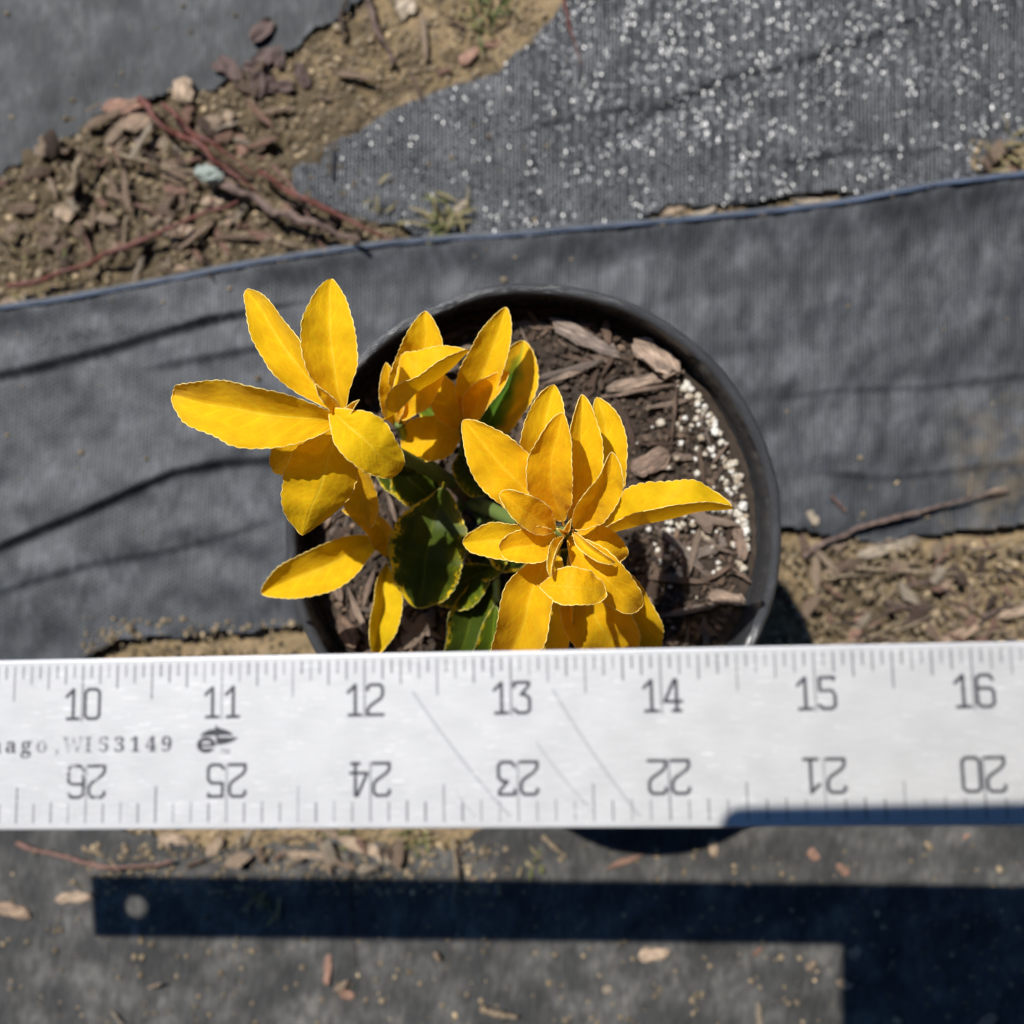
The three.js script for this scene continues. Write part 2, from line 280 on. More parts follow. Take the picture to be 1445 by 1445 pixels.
  im.name = 'crumbs'; im.userData.kind = 'stuff'; im.castShadow = im.receiveShadow = true; mix.add(im);
}

// ---------------------------------------------------------------- wood chips
const fibreTex = dataTex(256, 256, (u, v) => 0.5 + 0.32 * n2(u * 38, v * 2.2) + 0.2 * n2(u * 90, v * 7), false);
const fibreMap = dataTex(256, 256, (u, v) => { const k = 0.72 + 0.2 * n2(u * 30, v * 2.5) + 0.12 * n2(u * 80 + 4, v * 9) + 0.1 * n2(u * 4, v * 4); return [k, k * 0.985, k * 0.97]; });
function chipGeo(L, W, T, kind = 0) {
  const st = 9, cs = 8, pos = [], uv = [], idx = [], s = rnd() * 99, bow = rr(-0.12, 0.12) * L, tw = rr(-0.5, 0.5);
  for (let i = 0; i <= st; i++) {
    const t = i / st, e = kind === 1 ? Math.pow(Math.sin(Math.PI * clamp(t * 0.96 + 0.02, 0, 1)), 0.7) : Math.min(1, 0.35 + 5 * Math.min(t, 1 - t));
    for (let j = 0; j < cs; j++) {
      const a = j / cs * 6.28318, q = e * (0.8 + 0.3 * n3(Math.cos(a) * 0.9 + s, Math.sin(a) * 0.9, t * 2.2)), end = (i === 0 || i === st) ? 0.10 * L * n2(j * 1.7 + s, i) : 0;
      let y = Math.sign(Math.sin(a)) * Math.pow(Math.abs(Math.sin(a)), 0.6) * T / 2 * q, x = Math.sign(Math.cos(a)) * Math.pow(Math.abs(Math.cos(a)), 0.7) * W / 2 * q;
      const an = tw * (t - 0.5); [x, y] = [x * Math.cos(an) - y * Math.sin(an), x * Math.sin(an) + y * Math.cos(an)];
      pos.push(x + 0.05 * W * n2(t * 6 + s, j), y + bow * (t - 0.5) ** 2 * 2 + 0.10 * T * n2(t * 5 + s, j * 2.3), (t - 0.5) * L + end); uv.push(j / cs + s, t * L / 0.03);
    }
  }
  for (let i = 0; i < st; i++) for (let j = 0; j < cs; j++) { const a = i * cs + j, b = i * cs + (j + 1) % cs; idx.push(a, a + cs, b, b, a + cs, b + cs); }
  for (let j = 1; j < cs - 1; j++) { idx.push(0, j, j + 1); idx.push(st * cs, st * cs + j + 1, st * cs + j); }
  let g = new THREE.BufferGeometry(); g.setAttribute('position', new THREE.Float32BufferAttribute(pos, 3)); g.setAttribute('uv', new THREE.Float32BufferAttribute(uv, 2)); g.setIndex(idx);
  return toCreasedNormals(g, 0.7);
}
const woodMat = (r, g, b) => std({ color: lin(r, g, b), map: fibreMap, bumpMap: fibreTex, bumpScale: 0.0005, roughness: 0.85 });
const barkMats = [woodMat(0.52, 0.37, 0.28), woodMat(0.36, 0.24, 0.17), woodMat(0.68, 0.51, 0.39), woodMat(0.25, 0.16, 0.115), woodMat(0.56, 0.45, 0.38)];
const mulchMats = [woodMat(0.62, 0.45, 0.32), woodMat(0.40, 0.28, 0.2), woodMat(0.80, 0.61, 0.44), woodMat(0.2, 0.135, 0.1), woodMat(0.62, 0.37, 0.27), woodMat(0.85, 0.72, 0.55)];
const slivers = Array.from({ length: 10 }, (_, i) => chipGeo(1, 0.16 + 0.02 * (i % 4), 0.08, i % 2)), blocks = Array.from({ length: 8 }, (_, i) => chipGeo(1, 0.4 + 0.06 * (i % 4), 0.2, i % 3 === 2 ? 1 : 0));
function layChip(geo, mat, p, yaw, L, W, name, label, category, group, tilt = 0.12) {
  const m = new THREE.Mesh(geo, mat); m.position.copy(p); m.rotation.set(rr(-tilt, tilt), yaw, rr(-tilt, tilt) * 2, 'YXZ'); m.scale.set(W, Math.min(L, W) * rr(.8, 1.1), L);
  return put(m, name, label, category, group);
}
const yawOf = (x0, y0, x1, y1) => Math.atan2(x1 - x0, y1 - y0);
// the larger pieces in the pot, [ends in the picture, width, tone, label]
const bigChips = [
  [778, 452, 872, 500, 26, 4, 'broad weathered grey bark slab at the rim side of the pot'], [905, 470, 962, 516, 40, 2, 'wide tan bark flake leaning on the pot wall next to the white beads'],
  [858, 548, 962, 524, 20, 2, 'long pointed tan splinter ending at the white beads'], [848, 560, 958, 541, 9, 0, 'thin brown splinter lying alongside the long pointed tan one'],
  [770, 540, 850, 510, 11, 2, 'pale slim splinter in the middle of the bark'], [700, 455, 800, 460, 13, 0], [862, 430, 868, 462, 14, 1, 'reddish upright bark strip against the pot lip'], [895, 665, 942, 640, 34, 0, 'flat square ended bark block by the tip of a yellow leaf'],
  [745, 425, 765, 450, 10, 0], [720, 560, 800, 555, 9, 3], [790, 500, 850, 515, 9, 1], [800, 470, 840, 455, 12, 1], [830, 500, 880, 512, 12, 0], [955, 545, 948, 620, 7, 1], [900, 627, 960, 625, 7, 3],
  [1005, 655, 1030, 625, 7, 0], [988, 640, 994, 680, 9, 1], [1040, 740, 1050, 790, 20, 0, 'brown bark block standing among the white beads near the lip'], [995, 820, 1040, 795, 9, 1], [1030, 798, 1062, 822, 8, 0], [1000, 840, 1050, 848, 20, 2],
  [460, 790, 480, 850, 14, 0], [490, 830, 520, 900, 12, 2, 'pale brown splinter near the lip below the low yellow leaf'], [470, 700, 455, 745, 18, 0], [555, 850, 580, 900, 12, 0], [600, 870, 590, 912, 10, 2], [480, 870, 500, 912, 26, 1], [530, 800, 510, 860, 10, 0], [545, 690, 560, 740, 10, 2], [660, 450, 610, 470, 10, 1], [640, 440, 690, 445, 8, 3], [870, 490, 850, 530, 8, 3],
];
for (const [x0, y0, x1, y1, w, mi, label] of bigChips) {
  const a = at(x0, y0, MIXH + 0.004), b = at(x1, y1, MIXH + 0.004), c = a.clone().lerp(b, 0.5), L = a.distanceTo(b), W = w / F * (H - MIXH);
  const d = Math.hypot(c.x - POT.x, c.z - POT.z); if (d > 0.075) { c.x = POT.x + (c.x - POT.x) * 0.0735 / d; c.z = POT.z + (c.z - POT.z) * 0.0735 / d; }
  c.y = mixH(c.x, c.z) + 0.0022 + Math.min(0.003, W * 0.2);
  layChip(chipGeo(L, W, Math.max(0.0014, W * 0.35), w < 14 ? 1 : 0), barkMats[mi], c, yawOf(a.x, a.z, b.x, b.z), 1, 1, 'bark_chip', label ?? 'slender brown bark splinter lying on the potting mix', 'bark chip', 'bark chips in the pot', 0.1).scale.set(1, 1, 1);
}
for (let i = 0; i < 175; i++) {
  const a = rnd() * 6.28318, r = Math.sqrt(rnd()) * 0.0715, x = POT.x + Math.cos(a) * r, z = POT.z + Math.sin(a) * r, L = Math.min(rr(0.008, 0.025), (0.0745 - r) * 2.2 + 0.004);
  const blk = rnd() < 0.3;
  layChip(pick(blk ? blocks : slivers), pick(barkMats), V(x, mixH(x, z) + rr(0.0006, 0.0028), z), rnd() * 6.28, L * (blk ? 0.6 : 1), L * (blk ? 0.6 : rr(0.7, 1.2)), 'bark_chip', 'slender brown bark splinter lying on the potting mix', 'bark chip', 'bark chips in the pot', 0.25);
}
// white beads on the mix
{
  const geos = Array.from({ length: 5 }, (_, k) => { const g = mergeVertices(new THREE.IcosahedronGeometry(1, 2).deleteAttribute('uv').deleteAttribute('normal')), p = g.attributes.position; for (let i = 0; i < p.count; i++) { const q = 1 + 0.45 * n3(p.getX(i) * 1.3 + k * 9, p.getY(i) * 1.3, p.getZ(i) * 1.3) + 0.05 * n3(p.getX(i) * 4, p.getY(i) * 4 + k, p.getZ(i) * 4); p.setXYZ(i, p.getX(i) * q, p.getY(i) * q * 0.9, p.getZ(i) * q); } g.computeVertexNormals(); return g; });
  const mats = [[0.56, 0.52, 0.44], [0.48, 0.42, 0.33], [0.64, 0.61, 0.55], [0.36, 0.29, 0.21]].map((c) => std({ color: lin(...c), roughness: 0.7 }));
  const centres = [[975, 530, 16, 12], [992, 560, 22, 26], [1008, 590, 18, 20], [985, 605, 20, 12], [1000, 640, 22, 12], [1030, 650, 20, 16], [1042, 690, 22, 30], [1058, 730, 16, 24], [1010, 715, 34, 34], [980, 750, 40, 26], [1000, 775, 30, 18], [945, 775, 26, 14], [1062, 765, 12, 14], [1064, 800, 10, 8], [915, 610, 20, 5], [955, 660, 26, 8], [735, 565, 18, 7], [955, 820, 40, 8]];
  for (const [cx, cy, sp, n] of centres) for (let i = 0; i < n; i++) {
    const r = rr(3, 9) * (rnd() < 0.15 ? 1.35 : 1), p = at(cx + gauss() * sp * 0.62, cy + gauss() * sp * 0.62, MIXH + 0.003), d = Math.hypot(p.x - POT.x, p.z - POT.z);
    if (d > 0.0752) { const q = rr(0.0715, 0.0752) / d; p.x = POT.x + (p.x - POT.x) * q; p.z = POT.z + (p.z - POT.z) * q; }
    const s = r / 2 / F * (H - MIXH) * 1.15, m = new THREE.Mesh(pick(geos), pick(mats)); m.position.set(p.x, mixH(p.x, p.z) + s * 0.35 + rr(0, 0.0012), p.z); m.rotation.set(rr(0, 6), rr(0, 6), rr(0, 6)); m.scale.set(s * rr(.85, 1.2), s, s);
    put(m, 'perlite_bead', 'small white perlite bead on the potting mix', 'bead', 'white beads on the potting mix');
  }
}

// ---------------------------------------------------------------- the plant
const veinAt = (u, v) => { const a = Math.abs(u - 0.5) * 2, q = (v - a * 0.22) * 9, w = Math.abs(q - Math.round(q)); return Math.max(0, 1 - w * 9) * (1 - a) * smooth(a, 0.04, 0.14); };
const ribAt = (u) => Math.exp(-(((u - 0.5) / 0.018) ** 2));
const mottle = (u, v) => 0.5 * n2(u * 5, v * 9) + 0.3 * n2(u * 16, v * 30) + 0.2 * n2(u * 50, v * 90);
const spot = (u, v) => smooth(n2(u * 26 + 3, v * 48), 0.78, 0.9) * smooth(n2(u * 4, v * 5 + 9), 0.1, 0.5);
const yellowMap = dataTex(256, 512, (u, v) => { const m = mottle(u, v), r = ribAt(u) * 0.5 * (1 - v * 0.6), k = veinAt(u, v) * 0.05; return [0.965 + 0.02 * m, 0.765 + 0.04 * m + r * 0.14 + k * 1.4 - spot(u, v) * 0.16, 0.025 + r * 0.5 + 0.015 * m]; });
const greenMap = dataTex(256, 512, (u, v) => {
  const a = Math.abs(u - 0.5) * 2, e = a + 0.16 * n2(u * 7, v * 9) + 0.1 * n2(u * 20, v * 26) + Math.max(0, v - 0.76) * 1.1, y = smooth(e + 0.12 * smooth(u, 0.5, 1), 0.92, 1.06), k = smooth(e, 0.55, 0.9), m = mottle(u, v), r = ribAt(u) * 0.6;
  const g = [lerp(0.23, 0.36, k) + r * 0.16 + 0.03 * m, lerp(0.29, 0.38, k) + r * 0.14 + 0.03 * m, 0.03 + r * 0.05];
  return [lerp(g[0], 0.9, y), lerp(g[1], 0.75, y), lerp(g[2], 0.1, y)];
});
const mixMap = dataTex(256, 512, (u, v) => {
  const a = Math.abs(u - 0.5) * 2, y = smooth(a * 0.9 + v * 0.75 + 0.12 * n2(u * 4, v * 5), 0.4, 0.95), m = mottle(u, v), r = ribAt(u) * 0.4;
  return [lerp(0.3, 0.945, y) + r * 0.1, lerp(0.45, 0.74, y) + 0.03 * m + r * 0.1, 0.09 + r * 0.2];
});
const leafBump = dataTex(256, 512, (u, v) => 0.55 - 0.3 * veinAt(u, v) - 0.4 * ribAt(u) + 0.22 * n2(u * 9, v * 16) + 0.06 * n2(u * 40, v * 70), false);
const leafMat = (map, tr, o = {}) => phy({ map, vertexColors: true, roughness: 0.92, transmission: tr, thickness: 0, ior: 1.4, specularIntensity: 0.35, clearcoat: 0.07, clearcoatRoughness: 0.45, bumpMap: leafBump, bumpScale: 0.00012, side: THREE.DoubleSide, ...o });
const LM = { y: leafMat(yellowMap, 0.4), g: leafMat(greenMap, 0.15, { clearcoat: 0.25 }), m: leafMat(mixMap, 0.32) };
const underMat = phy({ color: lin(0.78, 0.62, 0.16), map: null, roughness: 0.95, transmission: 0.45, thickness: 0, bumpMap: leafBump, bumpScale: -0.0001, side: THREE.DoubleSide });
const marginMat = std({ color: lin(0.94, 0.72, 0.21), roughness: 0.7 }), marginGreen = std({ color: lin(0.40, 0.40, 0.13), roughness: 0.7 });
function leafGeos(B, C, T, width, o) {
  const NV = 84, NH = 7, NU = NH * 2, pos = [], uv = [], col = [], idx = [], s0 = rnd() * 60, edgeL = [], edgeR = [];
  const n0 = V(o.nx ?? 0, 1, o.nz ?? 0).normalize(), p = V(), tan = V(), S = V(), N = V(), q = V(), teeth = Math.round(clamp(B.distanceTo(T) / 0.0021, 11, 24));
  const fl = o.fl ?? o.f ?? 0.3, fr = o.fr ?? o.f ?? 0.3, cl = o.cl ?? o.c ?? 0.4, cr = o.cr ?? o.c ?? 0.4, tint = o.t ?? [1, 1, 1], wav = o.w ?? 0.10, droop = (o.d ?? 0.04) * B.distanceTo(T), wid = o.wide ?? 0.92;
  for (let i = 0; i <= NV; i++) {
    const v = i / NV, a = (1 - v) ** 2, b = 2 * v * (1 - v), c = v * v;
    p.set(0, 0, 0).addScaledVector(B, a).addScaledVector(C, b).addScaledVector(T, c);
    tan.copy(C).sub(B).multiplyScalar(2 * (1 - v)).addScaledVector(q.copy(T).sub(C), 2 * v).normalize();
    S.crossVectors(tan, n0).normalize(); N.crossVectors(S, tan).normalize();
    p.addScaledVector(N, -droop * Math.max(0, v - 0.45) ** 2 * 3.3 + 0.014 * B.distanceTo(T) * n2(v * 3 + s0, 8)); p.addScaledVector(S, 0.035 * B.distanceTo(T) * n2(v * 1.6 + s0, 17) * v * (1 - v) * 3);
    if (o.tw) { const an = o.tw * (v - 0.4); q.copy(S); S.multiplyScalar(Math.cos(an)).addScaledVector(N, Math.sin(an)); N.multiplyScalar(Math.cos(an)).addScaledVector(q, -Math.sin(an)); }
    const s = clamp((v - 0.05) / 0.95, 0, 1), prof = 0.05 * (1 - s) + Math.pow(Math.max(0, Math.sin(Math.PI * Math.pow(s, wid))), s < Math.pow(0.5, 1 / wid) ? 0.62 : (o.e ?? 0.71)) * (0.6 + 0.4 * smooth(s, 0, 0.35)) * (1 - 0.05 * (1 - s));
    for (let j = 0; j <= NU; j++) {
      const u = j / NH - 1, side = u < 0 ? -1 : 1, au = Math.abs(u), ph = side < 0 ? 0.3 : 0;
      const tooth = au > 0.9 && s > 0.12 && s < 0.985 ? 0.042 * (Math.abs(Math.sin(Math.PI * (teeth * v + ph + 0.22 * n2(v * 5, side + s0)))) - 0.55) : 0;
      const hw = width * 0.54 * prof * (1 + 0.06 * n2(v * 2.4 + s0, side * 7)) + width / 2 * tooth * Math.min(1, prof * 1.4), f0 = side < 0 ? fl : fr, fo = f0 >= 0 && f0 < 0.6 ? f0 + 0.2 : f0, cu = side < 0 ? cl : cr;
      const ang = fo + cu * au * 0.6, d = hw * au;
      const up = d * Math.sin(ang) + width * wav * au * au * prof * n2(v * 3.2 + s0, side * 3 + 1) + width * 0.018 * n2(v * 7 + s0, u * 2.5) * au;
      q.copy(p).addScaledVector(S, side * d * Math.cos(ang)).addScaledVector(N, up);
      pos.push(q.x, q.y, q.z); uv.push(0.5 + u * 0.5, v);
      const k = 1 + 0.05 * n3(q.x * 160, q.y * 160, q.z * 160); col.push(tint[0] * k, tint[1] * k, tint[2] * k);
      if (j === 0) edgeL.push(q.clone()); if (j === NU) edgeR.push(q.clone());
    }
  }
  for (let i = 0; i < NV; i++) for (let j = 0; j < NU; j++) { const a = i * (NU + 1) + j, b = a + NU + 1; idx.push(a, a + 1, b, a + 1, b + 1, b); }
  const g = new THREE.BufferGeometry(); g.setAttribute('position', new THREE.Float32BufferAttribute(pos, 3)); g.setAttribute('uv', new THREE.Float32BufferAttribute(uv, 2)); g.setAttribute('color', new THREE.Float32BufferAttribute(col, 3)); g.setIndex(idx); g.computeVertexNormals();
  // the pale hardened margin, a thin bead round the edge
  const loop = [...edgeL.slice(4), ...edgeR.slice(4, -1).reverse()], mp = [], mi = [], K = 5;
  for (let i = 0; i < loop.length; i++) {
    const a = loop[Math.max(0, i - 1)], b = loop[Math.min(loop.length - 1, i + 1)]; tan.copy(b).sub(a).normalize(); S.crossVectors(tan, V(0.13, 1, 0.07)).normalize(); N.crossVectors(S, tan);
    const r = 0.000095 * (1 + 0.55 * n2(i * 0.3, s0) + 0.3 * n2(i * 0.06, s0 + 4));
    for (let k = 0; k < K; k++) { const an = k / K * 6.28318; q.copy(loop[i]).addScaledVector(S, Math.cos(an) * r).addScaledVector(N, Math.sin(an) * r); mp.push(q.x, q.y, q.z); }
    if (i) for (let k = 0; k < K; k++) { const x = (i - 1) * K + k, y = (i - 1) * K + (k + 1) % K; mi.push(x, x + K, y, y, x + K, y + K); }
  }
  const mg = new THREE.BufferGeometry(); mg.setAttribute('position', new THREE.Float32BufferAttribute(mp, 3)); mg.setIndex(mi); mg.computeVertexNormals();
  return [g, mg];
}
const plant = new THREE.Group(); plant.position.set(at(672, 715, MIXH).x, MIXH, at(672, 715, MIXH).z);
const origin = plant.position.clone();
function leaf(bx, by, bh, tx, ty, th, wpx, o = {}) {
  tx += (tx - bx) * 0.03; ty += (ty - by) * 0.03;
  const B = at(bx, by, bh).sub(origin), T = at(tx, ty, th).sub(origin), hm = (bh + th) / 2, dx = tx - bx, dy = ty - by, len = Math.hypot(dx, dy), so = o.s ?? 0;
  const C = at((bx + tx) / 2 - dy / len * so * 2, (by + ty) / 2 + dx / len * so * 2, hm + (o.b ?? 0.005) * 2).sub(origin);
  const [g, mg] = leafGeos(B, C, T, wpx / F * (H - hm), o), kind = o.k ?? 'y';
  const m = part('leaf', g, LM[kind], plant);
  part('leaf_margin', mg, kind === 'g' ? marginGreen : marginMat, m);
  if (o.u) { const ug = g.clone(), p = ug.attributes.position, n = ug.attributes.normal; for (let i = 0; i < p.count; i++) p.setXYZ(i, p.getX(i) - n.getX(i) * 0.00016 * o.u, p.getY(i) - n.getY(i) * 0.00016 * o.u, p.getZ(i) - n.getZ(i) * 0.00016 * o.u); part('leaf_underside', ug, underMat, m); }
  return m;
}
const OR = [1.0, 0.935, 0.8], YE = [1.0, 1.0, 1.0], YY = [0.99, 1.05, 1.3];
// rosette on the longest stem
leaf(480, 588, 0.256, 345, 409, 0.250, 72, { b: 0.004, fl: 0.25, fr: 0.35, nx: -0.1, t: YE });
leaf(489, 584, 0.259, 467, 396, 0.262, 88, { b: 0.003, s: -12, fl: 0.3, fr: 0.8, cr: -0.3, t: YE });
leaf(488, 592, 0.262, 243, 557, 0.256, 104, { b: 0.009, fl: 0.2, fr: 0.45, s: -5, nz: 0.1, t: YE });
leaf(462, 574, 0.266, 563, 667, 0.262, 68, { b: 0.006, e: 0.6, fl: 0.35, fr: 0.45, c: -0.5, t: YY, wide: 0.98 });
leaf(484, 598, 0.257, 424, 754, 0.252, 104, { b: 0.003, s: 2, fr: 0.1, fl: -0.7, cl: -0.5, nx: -0.1, nz: -0.2, e: 0.8, t: YE });
leaf(478, 596, 0.244, 383, 662, 0.236, 62, { b: 0.003, f: 0.15, t: OR });
leaf(488, 610, 0.236, 519, 745, 0.214, 62, { b: 0.004, f: 0.2, t: OR });
leaf(486, 590, 0.262, 447, 545, 0.274, 26, { b: 0.001, f: 0.7, t: YE });
leaf(488, 588, 0.262, 505, 566, 0.272, 20, { b: 0.001, f: 0.8, t: OR });
// second shoot
leaf(562, 596, 0.206, 598, 443, 0.226, 82, { b: 0.004, s: 14, f: 0.22, t: YE });
leaf(540, 594, 0.222, 659, 494, 0.232, 104, { b: 0.004, s: 4, fl: 0.05, cl: -0.4, fr: 1.45, cr: 0.3, nx: -0.12, nz: -0.15, t: YE });
leaf(564, 606, 0.200, 590, 520, 0.212, 42, { b: 0.002, f: 0.4, t: YE });
leaf(560, 604, 0.203, 545, 515, 0.216, 40, { b: 0.002, f: 0.3, t: OR });
// third shoot
leaf(652, 600, 0.198, 712, 437, 0.220, 70, { b: 0.005, s: 6, f: 0.3, t: YE });
leaf(672, 622, 0.186, 737, 483, 0.200, 88, { b: 0.005, s: 8, fl: 0.3, fr: 0.15, k: 'm' });
leaf(655, 602, 0.204, 716, 527, 0.218, 46, { b: 0.002, fl: 0.1, fr: 0.6, s: -4, t: OR });
leaf(654, 612, 0.198, 604, 520, 0.206, 58, { b: 0.003, f: 0.35, t: OR });
leaf(652, 614, 0.196, 566, 626, 0.196, 70, { b: 0.004, fl: 0.25, fr: 0.15, nx: 0.2, t: OR });
leaf(648, 610, 0.188, 596, 572, 0.184, 46, { b: 0.003, f: 0.15, k: 'g', t: [1.8, 1.7, 1.3] });
leaf(660, 618, 0.186, 720, 600, 0.182, 44, { b: 0.003, f: 0.2, k: 'g' });
// large rosette
leaf(785, 752, 0.236, 656, 596, 0.243, 84, { b: 0.003, fl: 0.55, fr: 0.15, cl: -0.5, t: OR, s: 3 });
leaf(775, 738, 0.222, 783, 546, 0.236, 78, { b: 0.006, s: -16, f: 0.2, t: YE });
leaf(796, 742, 0.242, 794, 588, 0.262, 78, { b: 0.003, s: -14, e: 0.62, fl: 0.12, fr: 0.95, cr: -0.2, t: OR });
leaf(803, 742, 0.236, 821, 561, 0.250, 68, { b: 0.004, s: 5, fl: 0.55, fr: 0.15, t: YE });
leaf(835, 735, 0.220, 842, 564, 0.232, 66, { b: 0.004, s: 18, f: 0.18, t: YE });
leaf(808, 748, 0.244, 862, 643, 0.266, 60, { e: 0.62, b: 0.003, s: 12, fl: 0.4, fr: 0.2, t: OR });
leaf(815, 748, 0.238, 876, 792, 0.240, 54, { e: 0.5, b: 0.006, fl: 0.1, fr: 0.3, s: -2, t: OR, wide: 1.0 });
leaf(828, 768, 0.226, 1032, 718, 0.236, 104, { b: 0.006, s: -9, fl: 0.22, cl: -0.4, fr: 1.5, cr: 0.3, nz: -0.24, t: YY });
leaf(786, 752, 0.246, 708, 697, 0.262, 50, { e: 0.52, b: 0.004, fl: 0.3, fr: 0.1, t: OR, wide: 0.95 });
leaf(775, 760, 0.230, 654, 766, 0.228, 58, { b: 0.003, f: 0.15, t: YE });
leaf(790, 758, 0.246, 708, 778, 0.252, 60, { e: 0.55, b: 0.004, f: 0.25, t: OR });
leaf(782, 768, 0.240, 714, 958, 0.226, 86, { b: 0.009, s: 8, fl: 0.38, fr: 0.2, t: OR });
leaf(790, 775, 0.224, 762, 968, 0.206, 64, { b: 0.005, f: 0.2, t: YE });
leaf(797, 757, 0.252, 779, 812, 0.270, 34, { b: 0.004, fl: 1.5, fr: 0.3, s: 5, t: YY });
leaf(757, 826, 0.262, 856, 833, 0.264, 50, { b: 0.006, f: -0.1, nz: -0.25, t: OR, wide: 0.95, e: 0.5 });
leaf(799, 755, 0.248, 904, 860, 0.250, 64, { b: 0.008, e: 0.66, s: 2, f: 0.22, t: OR });
leaf(806, 748, 0.256, 868, 794, 0.262, 28, { b: 0.004, s: 6, fl: 0.9, fr: 0.7, t: YY });
leaf(804, 770, 0.222, 880, 950, 0.208, 100, { b: 0.006, f: 0.18, t: OR, s: 2 });
leaf(815, 765, 0.218, 917, 946, 0.200, 80, { b: 0.005, s: -12, f: 0.2, t: YE });
leaf(797, 752, 0.25, 805, 736, 0.262, 16, { b: 0.001, f: 0.8, t: YY }); leaf(798, 753, 0.25, 788, 747, 0.262, 14, { b: 0.001, f: 0.8, t: YY });
// low side shoots
leaf(548, 756, 0.188, 372, 836, 0.196, 78, { b: 0.004, fl: 0.15, fr: 0.4, t: YE });
leaf(548, 792, 0.182, 486, 722, 0.206, 56, { b: 0.003, s: 22, fl: 0.3, fr: 0.9, t: OR });
leaf(546, 792, 0.180, 531, 924, 0.186, 60, { b: 0.005, fl: 0.35, fr: 0.5, nx: 0.3, t: [0.9, 0.98, 1.2] });
leaf(628, 680, 0.196, 586, 864, 0.194, 98, { b: 0.006, e: 0.6, c: -0.2, f: 0.0, d: 0.1, k: 'g' });
leaf(560, 655, 0.186, 612, 712, 0.184, 70, { b: 0.004, f: 0.2, k: 'g' });
leaf(525, 660, 0.190, 600, 690, 0.182, 60, { b: 0.002, fl: 0.5, fr: 0.2, k: 'g' });
leaf(700, 800, 0.186, 612, 838, 0.176, 80, { b: 0.004, fl: 0.2, fr: 0.5, k: 'g', t: [1.3, 1.3, 1.1] });
leaf(690, 790, 0.182, 640, 955, 0.172, 66, { b: 0.005, f: 0.2, k: 'g' });
leaf(700, 850, 0.19, 680, 970, 0.178, 50, { b: 0.005, f: 0.25, k: 'g', t: [1.7, 1.7, 1.2] });
leaf(690, 690, 0.196, 745, 640, 0.198, 60, { b: 0.004, f: 0.2, k: 'g' });
leaf(720, 700, 0.205, 742, 655, 0.214, 44, { b: 0.004, f: 0.3, k: 'm', t: [0.9, 0.9, 0.9] });
leaf(690, 730, 0.19, 735, 800, 0.186, 70, { b: 0.004, f: 0.2, k: 'g' });
leaf(690, 700, 0.186, 650, 640, 0.188, 60, { b: 0.004, f: 0.2, k: 'g' });
leaf(720, 770, 0.188, 668, 800, 0.18, 60, { b: 0.004, f: 0.2, k: 'g' });
leaf(760, 780, 0.2, 830, 830, 0.192, 70, { b: 0.004, f: 0.2, k: 'g' });
{
  const stemMat = std({ color: lin(0.13, 0.19, 0.045), roughness: 0.6 }), wood = std({ color: lin(0.17, 0.13, 0.08), roughness: 0.8 });
  const st = (list, r0, r1, m) => part('stem', taperTube(list.map(([x, y, h]) => at(x, y, h).sub(origin)), [r0, r1], 9, 30, 0.06), m, plant);
  st([[672, 715, 0.144], [668, 710, 0.160], [650, 690, 0.176], [640, 680, 0.184]], 0.0034, 0.0026, wood);
  st([[644, 684, 0.180], [590, 655, 0.205], [530, 622, 0.232], [487, 590, 0.262]], 0.0024, 0.0013, stemMat);
  st([[644, 684, 0.180], [600, 650, 0.188], [575, 622, 0.194], [562, 598, 0.206]], 0.0020, 0.0012, stemMat);
  st([[648, 688, 0.178], [652, 655, 0.184], [655, 630, 0.190], [654, 602, 0.202]], 0.0020, 0.0012, stemMat);
  st([[662, 705, 0.166], [705, 725, 0.196], [750, 745, 0.222], [798, 752, 0.252]], 0.0028, 0.0014, stemMat);
  st([[662, 706, 0.164], [615, 735, 0.174], [575, 765, 0.180], [548, 790, 0.184]], 0.0020, 0.0011, stemMat);
  st([[670, 715, 0.158], [690, 755, 0.176], [698, 790, 0.186], [702, 850, 0.190]], 0.0020, 0.0011, stemMat);
}
put(plant, 'euonymus_shrub', 'young bushy shrub with bright yellow leaves growing in the pot', 'shrub');

